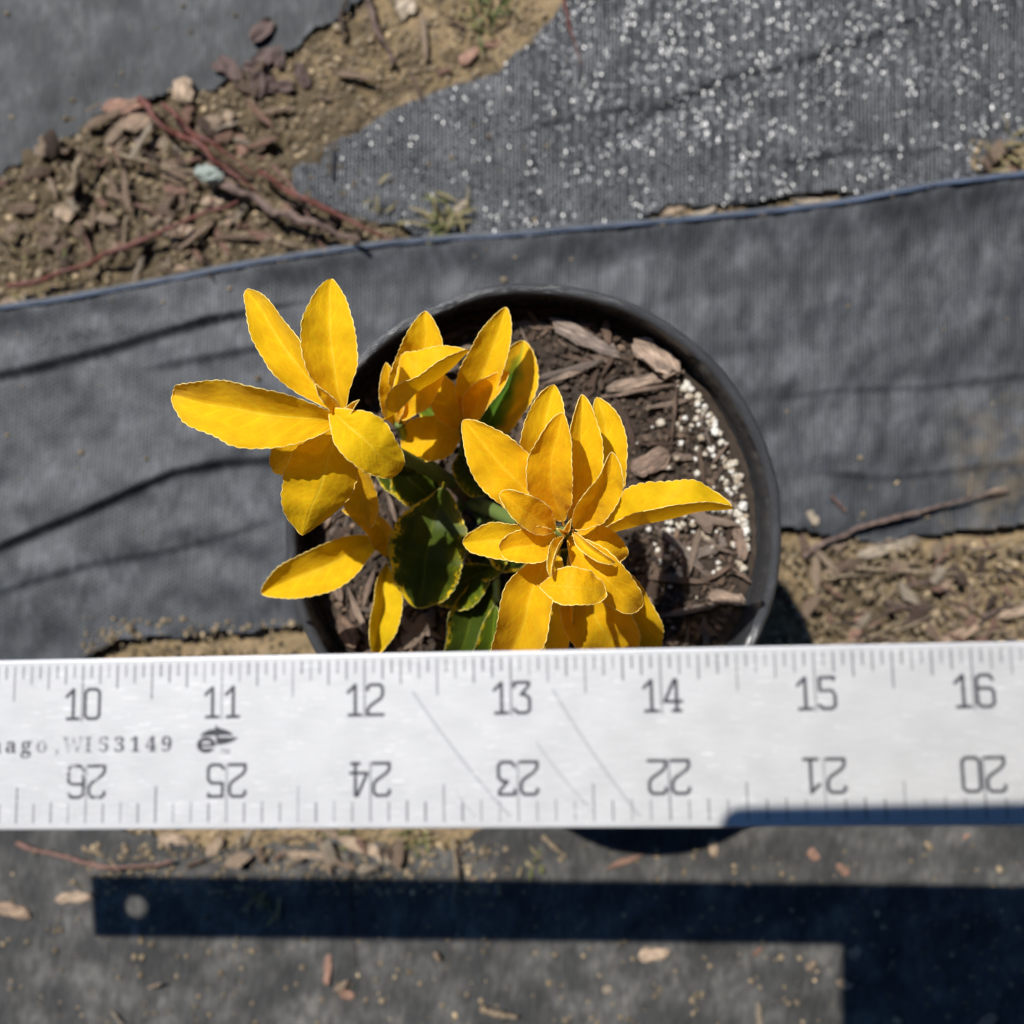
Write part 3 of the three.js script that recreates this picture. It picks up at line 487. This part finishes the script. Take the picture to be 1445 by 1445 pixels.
// ---------------------------------------------------------------- the yardstick
{
  const Wd = 1.16 * INCH, Tk = 0.0014, LEN = 36;
  const ex = V(0.9965, 0.084, -0.0306).normalize(), ez0 = V(0, 0.12, 0.993), ey = V().crossVectors(ez0, ex).normalize(), ez = V().crossVectors(ex, ey).normalize();
  const ruler = new THREE.Group(); ruler.setRotationFromMatrix(new THREE.Matrix4().makeBasis(ex, ey, ez)); ruler.position.set(0, H - 6.63 * INCH, 1.515 * INCH);
  const sx = (s) => (s - 13) * INCH;
  const outline = (a, b) => { const s = new THREE.Shape(); s.moveTo(sx(a), -Wd / 2); s.lineTo(sx(b), -Wd / 2); s.lineTo(sx(b), Wd / 2); s.lineTo(sx(a), Wd / 2); s.closePath(); if (a <= 0.1) { const h = new THREE.Path(); h.absarc(sx(0.85), 0, 0.2 * INCH, 0, Math.PI * 2, true); s.holes.push(h); } return s; };
  const bg = new THREE.ExtrudeGeometry(outline(0, LEN), { depth: Tk - 0.0006, bevelEnabled: true, bevelThickness: 0.0003, bevelSize: 0.0003, bevelOffset: -0.0003, bevelSegments: 2, curveSegments: 24 });
  bg.rotateX(-Math.PI / 2); bg.translate(0, -Tk + 0.0003, 0);
  part('blade', bg, std({ color: lin(0.8, 0.81, 0.83), metalness: 0.5, roughness: 0.42 }), ruler);
  const D = { 0: [[[.12, 0], [.46, 0], [.58, .1], [.58, .9], [.46, 1], [.12, 1], [0, .9], [0, .1], [.12, 0]]], 1: [[[.06, .24], [.34, 0], [.34, 1]], [[.1, 1], [.56, 1]]], 2: [[[0, .16], [0, .08], [.1, 0], [.48, 0], [.58, .1], [.58, .34], [.5, .46], [.1, .7], [0, .82], [0, 1], [.6, 1]]], 3: [[[0, .14], [0, 0], [.56, 0], [.56, .1], [.26, .4], [.46, .42], [.58, .54], [.58, .9], [.46, 1], [.12, 1], [0, .88]]], 4: [[[.44, 1], [.44, 0], [.36, 0], [0, .7], [.62, .7]], [[.3, 1], [.58, 1]]], 5: [[[.56, .08], [.56, 0], [.04, 0], [.04, .42], [.46, .42], [.58, .54], [.58, .9], [.46, 1], [.12, 1], [0, .88]]], 6: [[[.56, .14], [.46, 0], [.12, 0], [0, .1], [0, .9], [.12, 1], [.46, 1], [.58, .9], [.58, .52], [.46, .42], [.02, .42]]], 7: [[[0, .12], [0, 0], [.58, 0], [.2, 1]]], 8: [[[.12, 0], [.46, 0], [.56, .1], [.56, .36], [.44, .46], [.14, .46], [.02, .36], [.02, .1], [.12, 0]], [[.14, .46], [0, .58], [0, .9], [.12, 1], [.46, 1], [.58, .9], [.58, .58], [.44, .46]]], 9: [[[.02, .86], [.12, 1], [.46, 1], [.58, .9], [.58, .1], [.46, 0], [.12, 0], [0, .1], [0, .48], [.12, .58], [.56, .58]]] };
  const bounds = [0, 9.03, 16.53, 26.02, 36];
  for (let b = 0; b < 4; b++) {
    const a0 = bounds[b], a1 = bounds[b + 1], Wp = 2048, ppi = Wp / (a1 - a0), Hp = Math.round(1.16 * ppi), fine = b === 1;
    const cv = document.createElement('canvas'); cv.width = Wp; cv.height = Hp; const c = cv.getContext('2d');
    c.fillStyle = '#b3b3b3'; c.fillRect(0, 0, Wp, Hp);
    const X = (s) => (s - a0) * ppi, Yp = (y) => y * ppi;
    const ink = 'rgba(34,34,42,';
    c.lineCap = 'butt';
    const tick = (s, y0, y1, w, al) => { c.strokeStyle = ink + al + ')'; c.lineWidth = w * ppi; c.beginPath(); c.moveTo(X(s), Yp(y0)); c.lineTo(X(s), Yp(y1)); c.stroke(); };
    for (let k = Math.floor(a0 * 16); k <= Math.ceil(a1 * 16); k++) {
      const s = k / 16, L = k % 16 === 0 ? 0.40 : k % 8 === 0 ? 0.25 : k % 4 === 0 ? 0.17 : k % 2 === 0 ? 0.135 : 0.092;
      tick(s, 0.03, 0.03 + L, k % 16 === 0 ? 0.011 : 0.0105, (0.5 + 0.22 * n2(k * 1.3, 2)).toFixed(2));
      if (k % 2 === 0) tick(s + 0.035 - 0.004 * (s - 13), 1.13 - (k % 16 === 0 ? 0.40 : k % 8 === 0 ? 0.25 : k % 4 === 0 ? 0.145 : 0.135), 1.13, 0.0105, (0.46 + 0.24 * n2(k * 1.7, 8)).toFixed(2));
    }
    const digit = (d, x, y, h, w) => { c.lineWidth = w; c.lineJoin = 'round'; c.lineCap = 'round'; for (const l of D[d]) { c.beginPath(); l.forEach(([u, v], i) => i ? c.lineTo(x + u * h * 0.86, y + v * h) : c.moveTo(x + u * h * 0.86, y + v * h)); c.stroke(); } };
    const number = (n, s, yc, h, flip) => {
      c.save(); c.translate(X(s), Yp(yc)); if (flip) c.rotate(Math.PI); const hp = h * ppi, dw = 0.58 * 0.86 * hp, gap = 0.022 * ppi, st = String(n); c.strokeStyle = ink + '0.93)';
      if (st.length === 2) { digit(st[0], -gap - dw, -hp / 2, hp, 0.021 * ppi); digit(st[1], gap, -hp / 2, hp, 0.021 * ppi); } else digit(st, -gap - dw, -hp / 2, hp, 0.021 * ppi);
      c.restore();
    };
    for (let n = 1; n < 36; n++) if (n > a0 - 0.2 && n < a1 + 0.2) { number(n, n, 0.305, 0.205, false); number(36 - n, n + 0.035 - 0.004 * (n - 13), 0.845, 0.215, true); }
    if (fine) {
      c.fillStyle = ink + '0.9)'; c.font = `bold ${Math.round(0.145 * ppi)}px serif`; c.textBaseline = 'middle'; c.textAlign = 'center';
      const letters = 'nago,WI53149'; for (let i = 0; i < letters.length; i++) { c.globalAlpha = i > 2 && i < 6 ? 0.5 : 1; c.fillText(letters[i], X(10.615 - (letters.length - 1 - i) * 0.1125), Yp(0.59)); } c.globalAlpha = 1;
      const lx = X(10.97), ly = Yp(0.545), u = ppi;                     // small emblem: lens shaped globe quarters, a block e and TM
      const quarter = (q, pts) => { c.beginPath(); pts.forEach(([x, y], i) => i ? c.lineTo(lx + x * u, ly + y * u) : c.moveTo(lx + x * u, ly + y * u)); c.closePath(); c.fill(); };
      const arc = (x0, y0, cx, cy, x1, y1, back) => { c.beginPath(); c.moveTo(lx + x0 * u, ly + y0 * u); c.quadraticCurveTo(lx + cx * u, ly + cy * u, lx + x1 * u, ly + y1 * u); for (const [x, y] of back) c.lineTo(lx + x * u, ly + y * u); c.closePath(); c.fill(); };
      arc(-0.12, -0.008, -0.09, -0.05, -0.008, -0.055, [[-0.008, -0.008]]); arc(0.008, -0.06, 0.09, -0.05, 0.115, -0.008, [[0.008, -0.008]]); arc(0.15, 0.004, 0.11, 0.05, 0.008, 0.055, [[0.008, 0.004]]);
      quarter(0, [[-0.012, -0.085], [0.012, -0.06], [0.004, 0.06], [-0.004, 0.06]]);
      c.beginPath(); c.ellipse(lx - 0.075 * u, ly + 0.055 * u, 0.065 * u, 0.055 * u, 0, 0, 6.2832); c.fill();
      c.fillStyle = '#b3b3b3'; c.fillRect(lx - 0.105 * u, ly + 0.03 * u, 0.06 * u, 0.018 * u); c.fillRect(lx - 0.105 * u, ly + 0.065 * u, 0.1 * u, 0.014 * u);
      c.fillStyle = ink + '0.75)'; c.font = `${Math.round(0.05 * u)}px sans-serif`; c.fillText('TM', lx + 0.06 * u, ly + 0.098 * u);
      const sc = (s0, y0, s1, y1, w, al) => { c.strokeStyle = `rgba(95,97,105,${al})`; c.lineWidth = w * ppi; c.beginPath(); c.moveTo(X(s0), Yp(y0)); c.quadraticCurveTo(X(lerp(s0, s1, 0.45)) - 5, Yp(lerp(y0, y1, 0.5)), X(s1), Yp(y1)); c.stroke(); };
      sc(12.33, 0.25, 12.98, 1.1, 0.022, 0.26); sc(13.28, 0.25, 13.83, 1.1, 0.022, 0.24); sc(13.16, 0.6, 13.52, 1.06, 0.018, 0.2); sc(12.62, 0.92, 12.75, 1.1, 0.012, 0.2);
      c.fillStyle = '#aeaeae'; for (let i = 0; i < 420; i++) { const s = 9.93 + gauss() * 0.16, y = 0.74 + gauss() * 0.14; c.globalAlpha = 0.85; c.fillRect(X(s), Yp(y), rr(1, 6), rr(1, 5)); }   // rubbed patch
      for (let i = 0; i < 240; i++) { c.fillRect(X(10.0 + gauss() * 0.12), Yp(0.59 + gauss() * 0.04), rr(1, 6), rr(1, 3)); }
    }
    c.globalAlpha = 1;
    for (let i = 0; i < 1100; i++) { const s = rnd() * Wp, y = rnd() * Hp; c.fillStyle = rnd() < 0.5 ? 'rgba(255,255,255,0.35)' : 'rgba(150,152,160,0.18)'; c.fillRect(s, y, rr(2, 26), rr(0.6, 1.6)); }
    const id = c.getImageData(0, 0, Wp, Hp), dd = id.data; for (let i = 0; i < dd.length; i += 4) { const x = (i / 4) % Wp, y = Math.floor(i / 4 / Wp), k = 1 + 0.07 * (rnd() - 0.5) + 0.035 * n2(x * 0.012, y * 0.6) + 0.02 * n2(x * 0.01, y * 0.012); dd[i] *= k; dd[i + 1] *= k; dd[i + 2] *= k; } c.putImageData(id, 0, 0);
    const t = new THREE.CanvasTexture(cv); t.colorSpace = THREE.SRGBColorSpace; t.magFilter = THREE.LinearFilter;
    const g = new THREE.ShapeGeometry(outline(a0, a1), 24), p = g.attributes.position, uv = g.attributes.uv;
    for (let i = 0; i < p.count; i++) uv.setXY(i, (p.getX(i) - sx(a0)) / (sx(a1) - sx(a0)), (p.getY(i) + Wd / 2) / Wd);
    if (b === 0 || b === 3) { /* ends stay inside the bevel */ g.scale(1, 1, 1); }
    g.scale(1, 0.978, 1); g.rotateX(-Math.PI / 2); g.translate(0, 0.00008, 0);
    part('scale_face', g, std({ map: t, metalness: 0.25, roughness: 0.62, bumpMap: t, bumpScale: 0.00008 }), ruler);
  }
  put(ruler, 'yardstick', 'silver aluminium yardstick with black inch marks held above the pot', 'ruler');
}
// the phone that takes the picture: its shadow falls on the yardstick and the fabric
{
  const ph = new THREE.Group(); ph.position.set(0, H + 0.004, 0);
  const x0 = -1.3 * INCH, z0 = -1.45 * INCH, L = 0.158, W = 0.077;
  const body = new RoundedBoxGeometry(L, 0.008, W, 6, 0.0039); body.translate(x0 + L / 2, 0.006, z0 + W / 2); part('body', body, std({ color: lin(0.05, 0.05, 0.055), roughness: 0.4, metalness: 0.3 }), ph);
  const ring = new THREE.TorusGeometry(0.0065, 0.0012, 10, 40); ring.rotateX(Math.PI / 2); ring.translate(0, 0.0015, 0); part('lens_ring', ring, std({ color: lin(0.2, 0.2, 0.21), metalness: 1, roughness: 0.3 }), ph);
  put(ph, 'smartphone', 'dark smartphone held flat above the yardstick with its lens down', 'phone');
}

// ---------------------------------------------------------------- litter on the ground
const ground = (px, py, lift = 0) => { const p = at(px, py); p.y = groundH(p.x, p.z) + lift; return p; };
const barkTex = fibreTex;
const twigMats = { red: std({ color: lin(0.27, 0.085, 0.062), map: fibreMap, roughness: 0.6, bumpMap: barkTex, bumpScale: 0.0003 }), grey: std({ color: lin(0.30, 0.21, 0.175), roughness: 0.8, bumpMap: barkTex, bumpScale: 0.0006, map: fibreMap }), tan: std({ color: lin(0.42, 0.33, 0.22), roughness: 0.8, map: fibreMap }), dark: std({ color: lin(0.12, 0.085, 0.065), roughness: 0.85, map: fibreMap }), pink: std({ color: lin(0.36, 0.20, 0.16), roughness: 0.7, map: fibreMap }) };
function twig(pts, w0, w1, mat, name, label, group, lift = 0.004) {
  const fine = []; pts.forEach((q, i) => { fine.push(q); const n = pts[i + 1]; if (n) fine.push([(q[0] + n[0]) / 2 + rr(-1, 1) * w0 * 0.32, (q[1] + n[1]) / 2 + rr(-1, 1) * w0 * 0.32]); });
  const P = fine.map(([x, y]) => ground(x, y, lift * rr(0.75, 1.1) + w0 / 2 / 2800)); const base = P[0].clone().setY(0);
  const g = taperTube(P.map((p) => p.sub(base)), [w0 * 0.42 / 2800, w0 * 0.34 / 2800, w0 * 0.40 / 2800, w1 * 0.38 / 2800, w1 * 0.3 / 2800], 8, 40, 0.4); const m = new THREE.Mesh(g, twigMats[mat]); m.position.copy(base);
  return put(m, name, label, name === 'straw' ? 'straw' : 'twig', group);
}
twig([[205, 150], [228, 177], [262, 200], [297, 220], [323, 246], [368, 278]], 12, 7, 'red', 'red_twig', 'thick red twig crossing the mulch pile by the lichen flake', 'red twigs in the mulch', 0.010);
twig([[240, 160], [276, 196], [308, 214], [344, 238], [372, 262]], 9, 5, 'red', 'red_twig', 'red twig lying just above the thick red one', 'red twigs in the mulch', 0.012);
twig([[372, 250], [400, 270], [428, 288], [487, 314], [556, 346]], 10, 7, 'red', 'red_twig', 'red twig that reaches the blue hem beside the grey branch', 'red twigs in the mulch', 0.010);
twig([[20, 408], [60, 400], [130, 377], [190, 355], [255, 328], [297, 305], [344, 293]], 9, 7, 'red', 'red_twig', 'long curved red twig running low towards the fabric hem', 'red twigs in the mulch', 0.008);
twig([[390, 240], [430, 290], [450, 325]], 6, 4, 'pink', 'red_twig', 'thin faded twig crossing under the grey branch', 'red twigs in the mulch', 0.006);
twig([[320, 268], [350, 283], [377, 296], [415, 312], [451, 326], [517, 354]], 16, 9, 'grey', 'grey_branch', 'thick grey pink branch between the red twigs', null, 0.009);
twig([[178, 226], [219, 239], [250, 247], [290, 253]], 8, 5, 'tan', 'pale_twig', 'pale straight twig pointing at the lichen flake', null, 0.010);
twig([[513, -10], [528, 30], [540, 60], [557, 93]], 13, 9, 'grey', 'grey_branch', 'straight grey stick on the open soil strip', null, 0.003);
twig([[492, 0], [482, 25], [484, 58]], 9, 6, 'dark', 'grey_branch', 'short dark stick beside the straight grey one', null, 0.003);
twig([[790, -30], [797, 15], [803, 45], [820, 100]], 6, 3, 'red', 'red_twig', 'thin dark red stem lying on the glittering fabric', null, 0.002);
twig([[-20, 318], [0, 338], [20, 360]], 10, 6, 'tan', 'straw', 'white bleached straw at the end of the mulch', null, 0.004);
twig([[108, 282], [120, 250], [134, 205]], 14, 5, 'tan', 'straw', 'wide bleached straw blade on the mulch', null, 0.008);
twig([[1125, 785], [1160, 762], [1200, 745], [1260, 728], [1310, 715], [1370, 700], [1412, 690]], 9, 5, 'grey', 'grey_branch', 'long thin twig along the fabric edge beside the pot', null, 0.004);
twig([[1355, 700], [1357, 685], [1358, 668]], 4, 3, 'tan', 'straw', 'tiny upright straw on the long thin twig', null, 0.004);
twig([[1200, 800], [1290, 805], [1400, 812]], 8, 5, 'tan', 'straw', 'thin tan stalk across the soil beside the pot', null, 0.003);
twig([[1165, 700], [1185, 722]], 4, 3, 'pink', 'straw', 'short reddish bit on the fabric next to the pot', null, 0.002);
twig([[28, 1188], [90, 1200], [150, 1216], [200, 1216], [250, 1208]], 8, 6, 'pink', 'red_twig', 'pinkish curved twig beside the yardstick shadow', null, 0.004);
twig([[497, 1140], [495, 1230], [498, 1330], [500, 1360]], 3, 2, 'dark', 'red_twig', 'hair thin dark stem crossing the yardstick shadow', null, 0.003);
twig([[640, 1180], [645, 1230], [642, 1270]], 6, 4, 'tan', 'straw', 'short tan stalk poking into the yardstick shadow', null, 0.006);
twig([[765, 1178], [800, 1205]], 9, 5, 'tan', 'straw', 'short yellow straw between yardstick and its shadow', null, 0.002);
twig([[678, 1415], [730, 1428]], 12, 8, 'tan', 'straw', 'short thick straw on the dirty fabric', null, 0.002);
// chips by hand on the ground: ends, width, tone, label
const gChips = [
  [262, 112, 258, 148, 34, 2, 'pale square wood chip on the fabric corner of the mulch'], [150, 155, 205, 148, 26, 4, 'pinkish flat chip at the ragged fabric edge'], [170, 180, 215, 172, 24, 0], [300, 185, 330, 162, 22, 2, 'pale oblong chip standing over a dark gap near the red twigs'], [80, 300, 105, 305, 24, 2, 'pale pebble like chip alone in the mulch'],
  [205, 205, 235, 200, 20, 0], [215, 238, 240, 245, 14, 2], [330, 190, 345, 215, 22, 4], [285, 285, 320, 280, 18, 2], [250, 320, 275, 330, 18, 2], [320, 320, 330, 300, 16, 0], [225, 380, 280, 378, 12, 0], [155, 345, 185, 352, 18, 2], [0, 425, 50, 418, 14, 2], [400, 290, 412, 300, 16, 4], [560, 15, 585, 5, 34, 5, 'cream dried leaf scrap next to the straight grey stick'], [650, 88, 672, 68, 22, 4], [680, 62, 712, 52, 12, 4], [640, 300, 660, 285, 14, 5],
  [1122, 280, 1205, 286, 14, 5, 'tan flat splinter tucked at the blue hem'], [935, 300, 975, 285, 16, 2], [975, 305, 1010, 290, 14, 5], [1205, 782, 1295, 762, 22, 5, 'long pale bleached leaf on the soil beside the pot'], [1190, 912, 1212, 860, 16, 4, 'rust orange wood chip by the pot shadow'], [1310, 908, 1380, 878, 18, 0], [1390, 868, 1460, 855, 16, 2, 'smooth pale chip on the soil far from the pot'],
  [1270, 880, 1300, 845, 20, 3], [1330, 850, 1370, 870, 10, 0], [1160, 805, 1200, 800, 16, 2], [1150, 770, 1195, 765, 12, 2], [1380, 697, 1415, 690, 12, 2], [1245, 845, 1255, 860, 18, 3], [1310, 830, 1335, 820, 18, 0],
  [225, 1180, 265, 1190, 26, 2, 'tan chip peeking out below the yardstick'], [295, 1205, 315, 1180, 16, 2], [80, 1268, 130, 1262, 18, 2, 'tan curled leaf scrap at the end of the yardstick shadow'], [-5, 1275, 45, 1288, 22, 0, 'brown flat chip on the dirty fabric near the shadow end'], [465, 1345, 462, 1385, 14, 4], [480, 1395, 500, 1405, 14, 4], [855, 1222, 905, 1205, 12, 4, 'orange brown chip beside the pot shadow'], [1003, 1180, 1006, 1205, 14, 2], [1140, 1195, 1150, 1210, 16, 4], [1180, 1218, 1195, 1232, 14, 4, 'rusty scrap at the edge of the yardstick shadow'], [1345, 1180, 1400, 1172, 24, 4, 'rust brown leaf scrap below the yardstick end'],
  [900, 1345, 940, 1340, 22, 2], [1195, 1345, 1212, 1338, 22, 2], [1180, 1380, 1200, 1390, 18, 2], [1060, 1345, 1075, 1335, 12, 4], [850, 1395, 862, 1392, 16, 5], [480, 1180, 545, 1205, 18, 2], [520, 1190, 550, 1215, 14, 5], [400, 1200, 480, 1208, 14, 2], [1135, 722, 1148, 740, 16, 5],
];
for (const [x0, y0, x1, y1, w, mi, label] of gChips) {
  const a = at(x0, y0), b = at(x1, y1), c = a.clone().lerp(b, 0.5), L = a.distanceTo(b), W = w / 2800, T = Math.max(0.0014, Math.min(L, W) * 0.3); c.y = groundH(c.x, c.z) + T * 0.7;
  layChip(chipGeo(Math.max(L, 0.004), W, T, w < 13 ? 1 : 0), mulchMats[mi], c, yawOf(a.x, a.z, b.x, b.z), 1, 1, 'mulch_chip', label ?? (y0 < 440 ? (x0 < 540 ? 'loose wood chip in the mulch among the red twigs' : x0 < 800 ? 'loose wood chip on the open soil strip' : 'wood scrap where the two fabrics part') : y0 < 930 ? 'loose wood chip on the soil beside the pot' : y0 < 1235 ? 'loose wood chip just below the yardstick' : 'wood scrap on the dirty fabric sheet'), 'wood chip', 'wood chips on the ground', 0.15).scale.set(1, 1, 1);
}
const chipZones = [[-30, 150, 540, 435, 205, (x, y) => y > 250 - x * 0.9 && !(x > 400 && y < 250) && y < 436 - x * 0.16 && !(x < 130 && y < 200) && !inside(trP, at(x, y).x, at(x, y).z) && rnd() < 0.35 + 0.75 * pileZone(at(x, y).x, at(x, y).z), 'loose wood chip in the mulch among the red twigs'], [1115, 765, 1500, 920, 62, () => true, 'loose wood chip on the soil beside the pot'], [200, 1172, 650, 1222, 26, () => true, 'loose wood chip just below the yardstick'], [330, 30, 760, 200, 16, (x, y) => !inside(trP, at(x, y).x, at(x, y).z), 'loose wood chip on the open soil strip'], [1360, 215, 1450, 250, 5, () => true, 'wood scrap where the two fabrics part'], [0, 1340, 1445, 1445, 8, () => true, 'wood scrap on the dirty fabric sheet']];
for (const [x0, y0, x1, y1, n, ok, zl] of chipZones) for (let i = 0; i < n; i++) {
  const x = rr(x0, x1), y = rr(y0, y1); if (!ok(x, y)) continue; const p = ground(x, y, rr(0.001, 0.0055)), blk = rnd() < 0.55, L = Math.exp(rr(Math.log(17), Math.log(56))) / 2800;
  layChip(pick(blk ? blocks : slivers), mulchMats[pick([0, 0, 1, 2, 2, 3, 4, 4, 5])], p, rnd() * 6.28, L * (blk ? 0.75 : 1.2), L * (blk ? 0.85 : 1.3), 'mulch_chip', zl, 'wood chip', 'wood chips on the ground', 0.3);
}
for (let i = 0; i < 26; i++) { const x = rr(1125, 1440), y = rr(768, 915), a = rr(-0.7, 0.45), L = rr(25, 75); twig([[x, y], [x + Math.cos(a) * L * 0.5, y + Math.sin(a) * L * 0.5 + rr(-3, 3)], [x + Math.cos(a) * L, y + Math.sin(a) * L]], rr(3, 7), rr(2, 4), pick(['tan', 'grey', 'tan', 'dark']), 'straw', 'thin dry straw on the soil beside the pot', 'straws on the soil', rr(0.001, 0.004)); }
for (let i = 0; i < 22; i++) { const x = rr(20, 470), y = rr(190, 400), a = rr(0, 3.1), L = rr(22, 60); if (y > 425 - x * 0.16 || y < 250 - x * 0.5) continue; twig([[x, y], [x + Math.cos(a) * L * 0.5, y + Math.sin(a) * L * 0.5 + rr(-3, 3)], [x + Math.cos(a) * L, y + Math.sin(a) * L]], rr(3, 7), rr(2, 4), pick(['tan', 'grey', 'pink', 'dark']), 'straw', 'thin dry straw caught in the mulch', 'straws in the mulch', rr(0.001, 0.005)); }
// lichen flake
{
  const g = new THREE.IcosahedronGeometry(1, 4), p = g.attributes.position; for (let i = 0; i < p.count; i++) { const q = 1 + 0.35 * n3(p.getX(i) * 3, p.getY(i) * 3, p.getZ(i) * 3); p.setXYZ(i, p.getX(i) * q * 0.0066, p.getY(i) * q * 0.003, p.getZ(i) * q * 0.0038); } g.computeVertexNormals();
  const m = new THREE.Mesh(g, std({ color: lin(0.30, 0.34, 0.30), roughness: 0.9 })); m.position.copy(ground(306, 258, 0.012)); m.rotation.y = -0.25; put(m, 'lichen_flake', 'pale blue green lichen flake at the end of the grey branch', 'lichen');
}
// dry leaves, weeds and grass
function blade(p, dir, len, wid, rise) {
  const n = 10, pos = [], idx = []; const s = V(-dir.z, 0, dir.x);
  for (let i = 0; i <= n; i++) { const t = i / n, w = wid * Math.pow(1 - t, 0.6) * (0.5 + t * 0.8 * (1 - t) * 3), y = rise * Math.sin(t * 2.3), q = p.clone().addScaledVector(dir, len * t).setY(p.y + y); pos.push(q.x - s.x * w, q.y + w * 0.4, q.z - s.z * w, q.x, q.y, q.z, q.x + s.x * w, q.y + w * 0.4, q.z + s.z * w); if (i) { const a = (i - 1) * 3; idx.push(a, a + 3, a + 1, a + 1, a + 3, a + 4, a + 1, a + 4, a + 2, a + 2, a + 4, a + 5); } }
  const g = new THREE.BufferGeometry(); g.setAttribute('position', new THREE.Float32BufferAttribute(pos, 3)); g.setIndex(idx); g.computeVertexNormals(); return g;
}
const grassMats = [[0.10, 0.13, 0.035], [0.26, 0.22, 0.10], [0.16, 0.17, 0.05], [0.34, 0.28, 0.15]].map((c) => phy({ color: lin(...c), roughness: 0.95, transmission: 0.25, thickness: 0, side: THREE.DoubleSide }));
function tuft(px, py, n, len, spread, label, mats) {
  const g = new THREE.Group(); g.position.copy(ground(px, py));
  for (let i = 0; i < n; i++) { const a = rnd() * 6.28; part('blade', blade(V(gauss() * spread, 0, gauss() * spread), V(Math.cos(a), 0, Math.sin(a)), len * rr(.5, 1.2), rr(0.0006, 0.0012), len * rr(.2, .7)), grassMats[pick(mats)], g); }
  put(g, 'grass_tuft', label, 'grass');
}
tuft(632, 312, 34, 0.014, 0.005, 'dry green grass tuft at the blue hem', [0, 1, 2, 3, 1]); tuft(690, 8, 30, 0.012, 0.006, 'green grass tuft on the open soil strip', [0, 0, 2, 1]);
tuft(470, 1186, 12, 0.009, 0.004, 'small green weed below the yardstick', [0, 2]); tuft(595, 1182, 12, 0.012, 0.004, 'yellow green weed sprig below the yardstick', [2, 1, 3]); tuft(748, 1215, 8, 0.007, 0.003, 'tiny yellow weed sprig at the yardstick shadow', [2, 3]);
tuft(60, 395, 14, 0.010, 0.008, 'sparse dry grass at the end of the long red twig', [1, 3, 2]); tuft(555, 300, 10, 0.008, 0.006, 'thin dry grass on the fabric beside the hem', [1, 3]);
tuft(1410, 228, 18, 0.016, 0.008, 'dry brown grass where the two fabrics part', [1, 3, 1]); tuft(385, 1265, 8, 0.012, 0.004, 'thin weed lying inside the yardstick shadow', [0, 1]);
const grassDark = phy({ color: lin(0.12, 0.082, 0.072), roughness: 0.9, side: THREE.DoubleSide });
// dark curled leaves beside the dull fabric
for (let i = 0; i < 11; i++) {
  const g = new THREE.PlaneGeometry(1, 1, 8, 8), p = g.attributes.position, s = i * 7.3; for (let k = 0; k < p.count; k++) { const x = p.getX(k), y = p.getY(k), e = Math.sqrt(Math.max(0, 1 - 3.4 * y * y)); p.setXYZ(k, x * e * 0.55, y, 0.09 * n2(x * 1.6 + s, y * 1.6) + 0.12 * x * x); } g.rotateX(-Math.PI / 2); g.computeVertexNormals();
  const L = rr(22, 46) / 2800, m = new THREE.Mesh(g, grassDark); m.position.copy(ground(378 + gauss() * 34, 100 + gauss() * 22, 0.003)); m.rotation.set(rr(-.4, .4), rnd() * 6.28, rr(-.4, .4)); m.scale.setScalar(L); put(m, 'dead_leaf', 'curled dark purple brown dead leaf at the dull fabric edge', 'leaf', 'dead leaves at the fabric edge');
}
renderer.render(scene, camera);
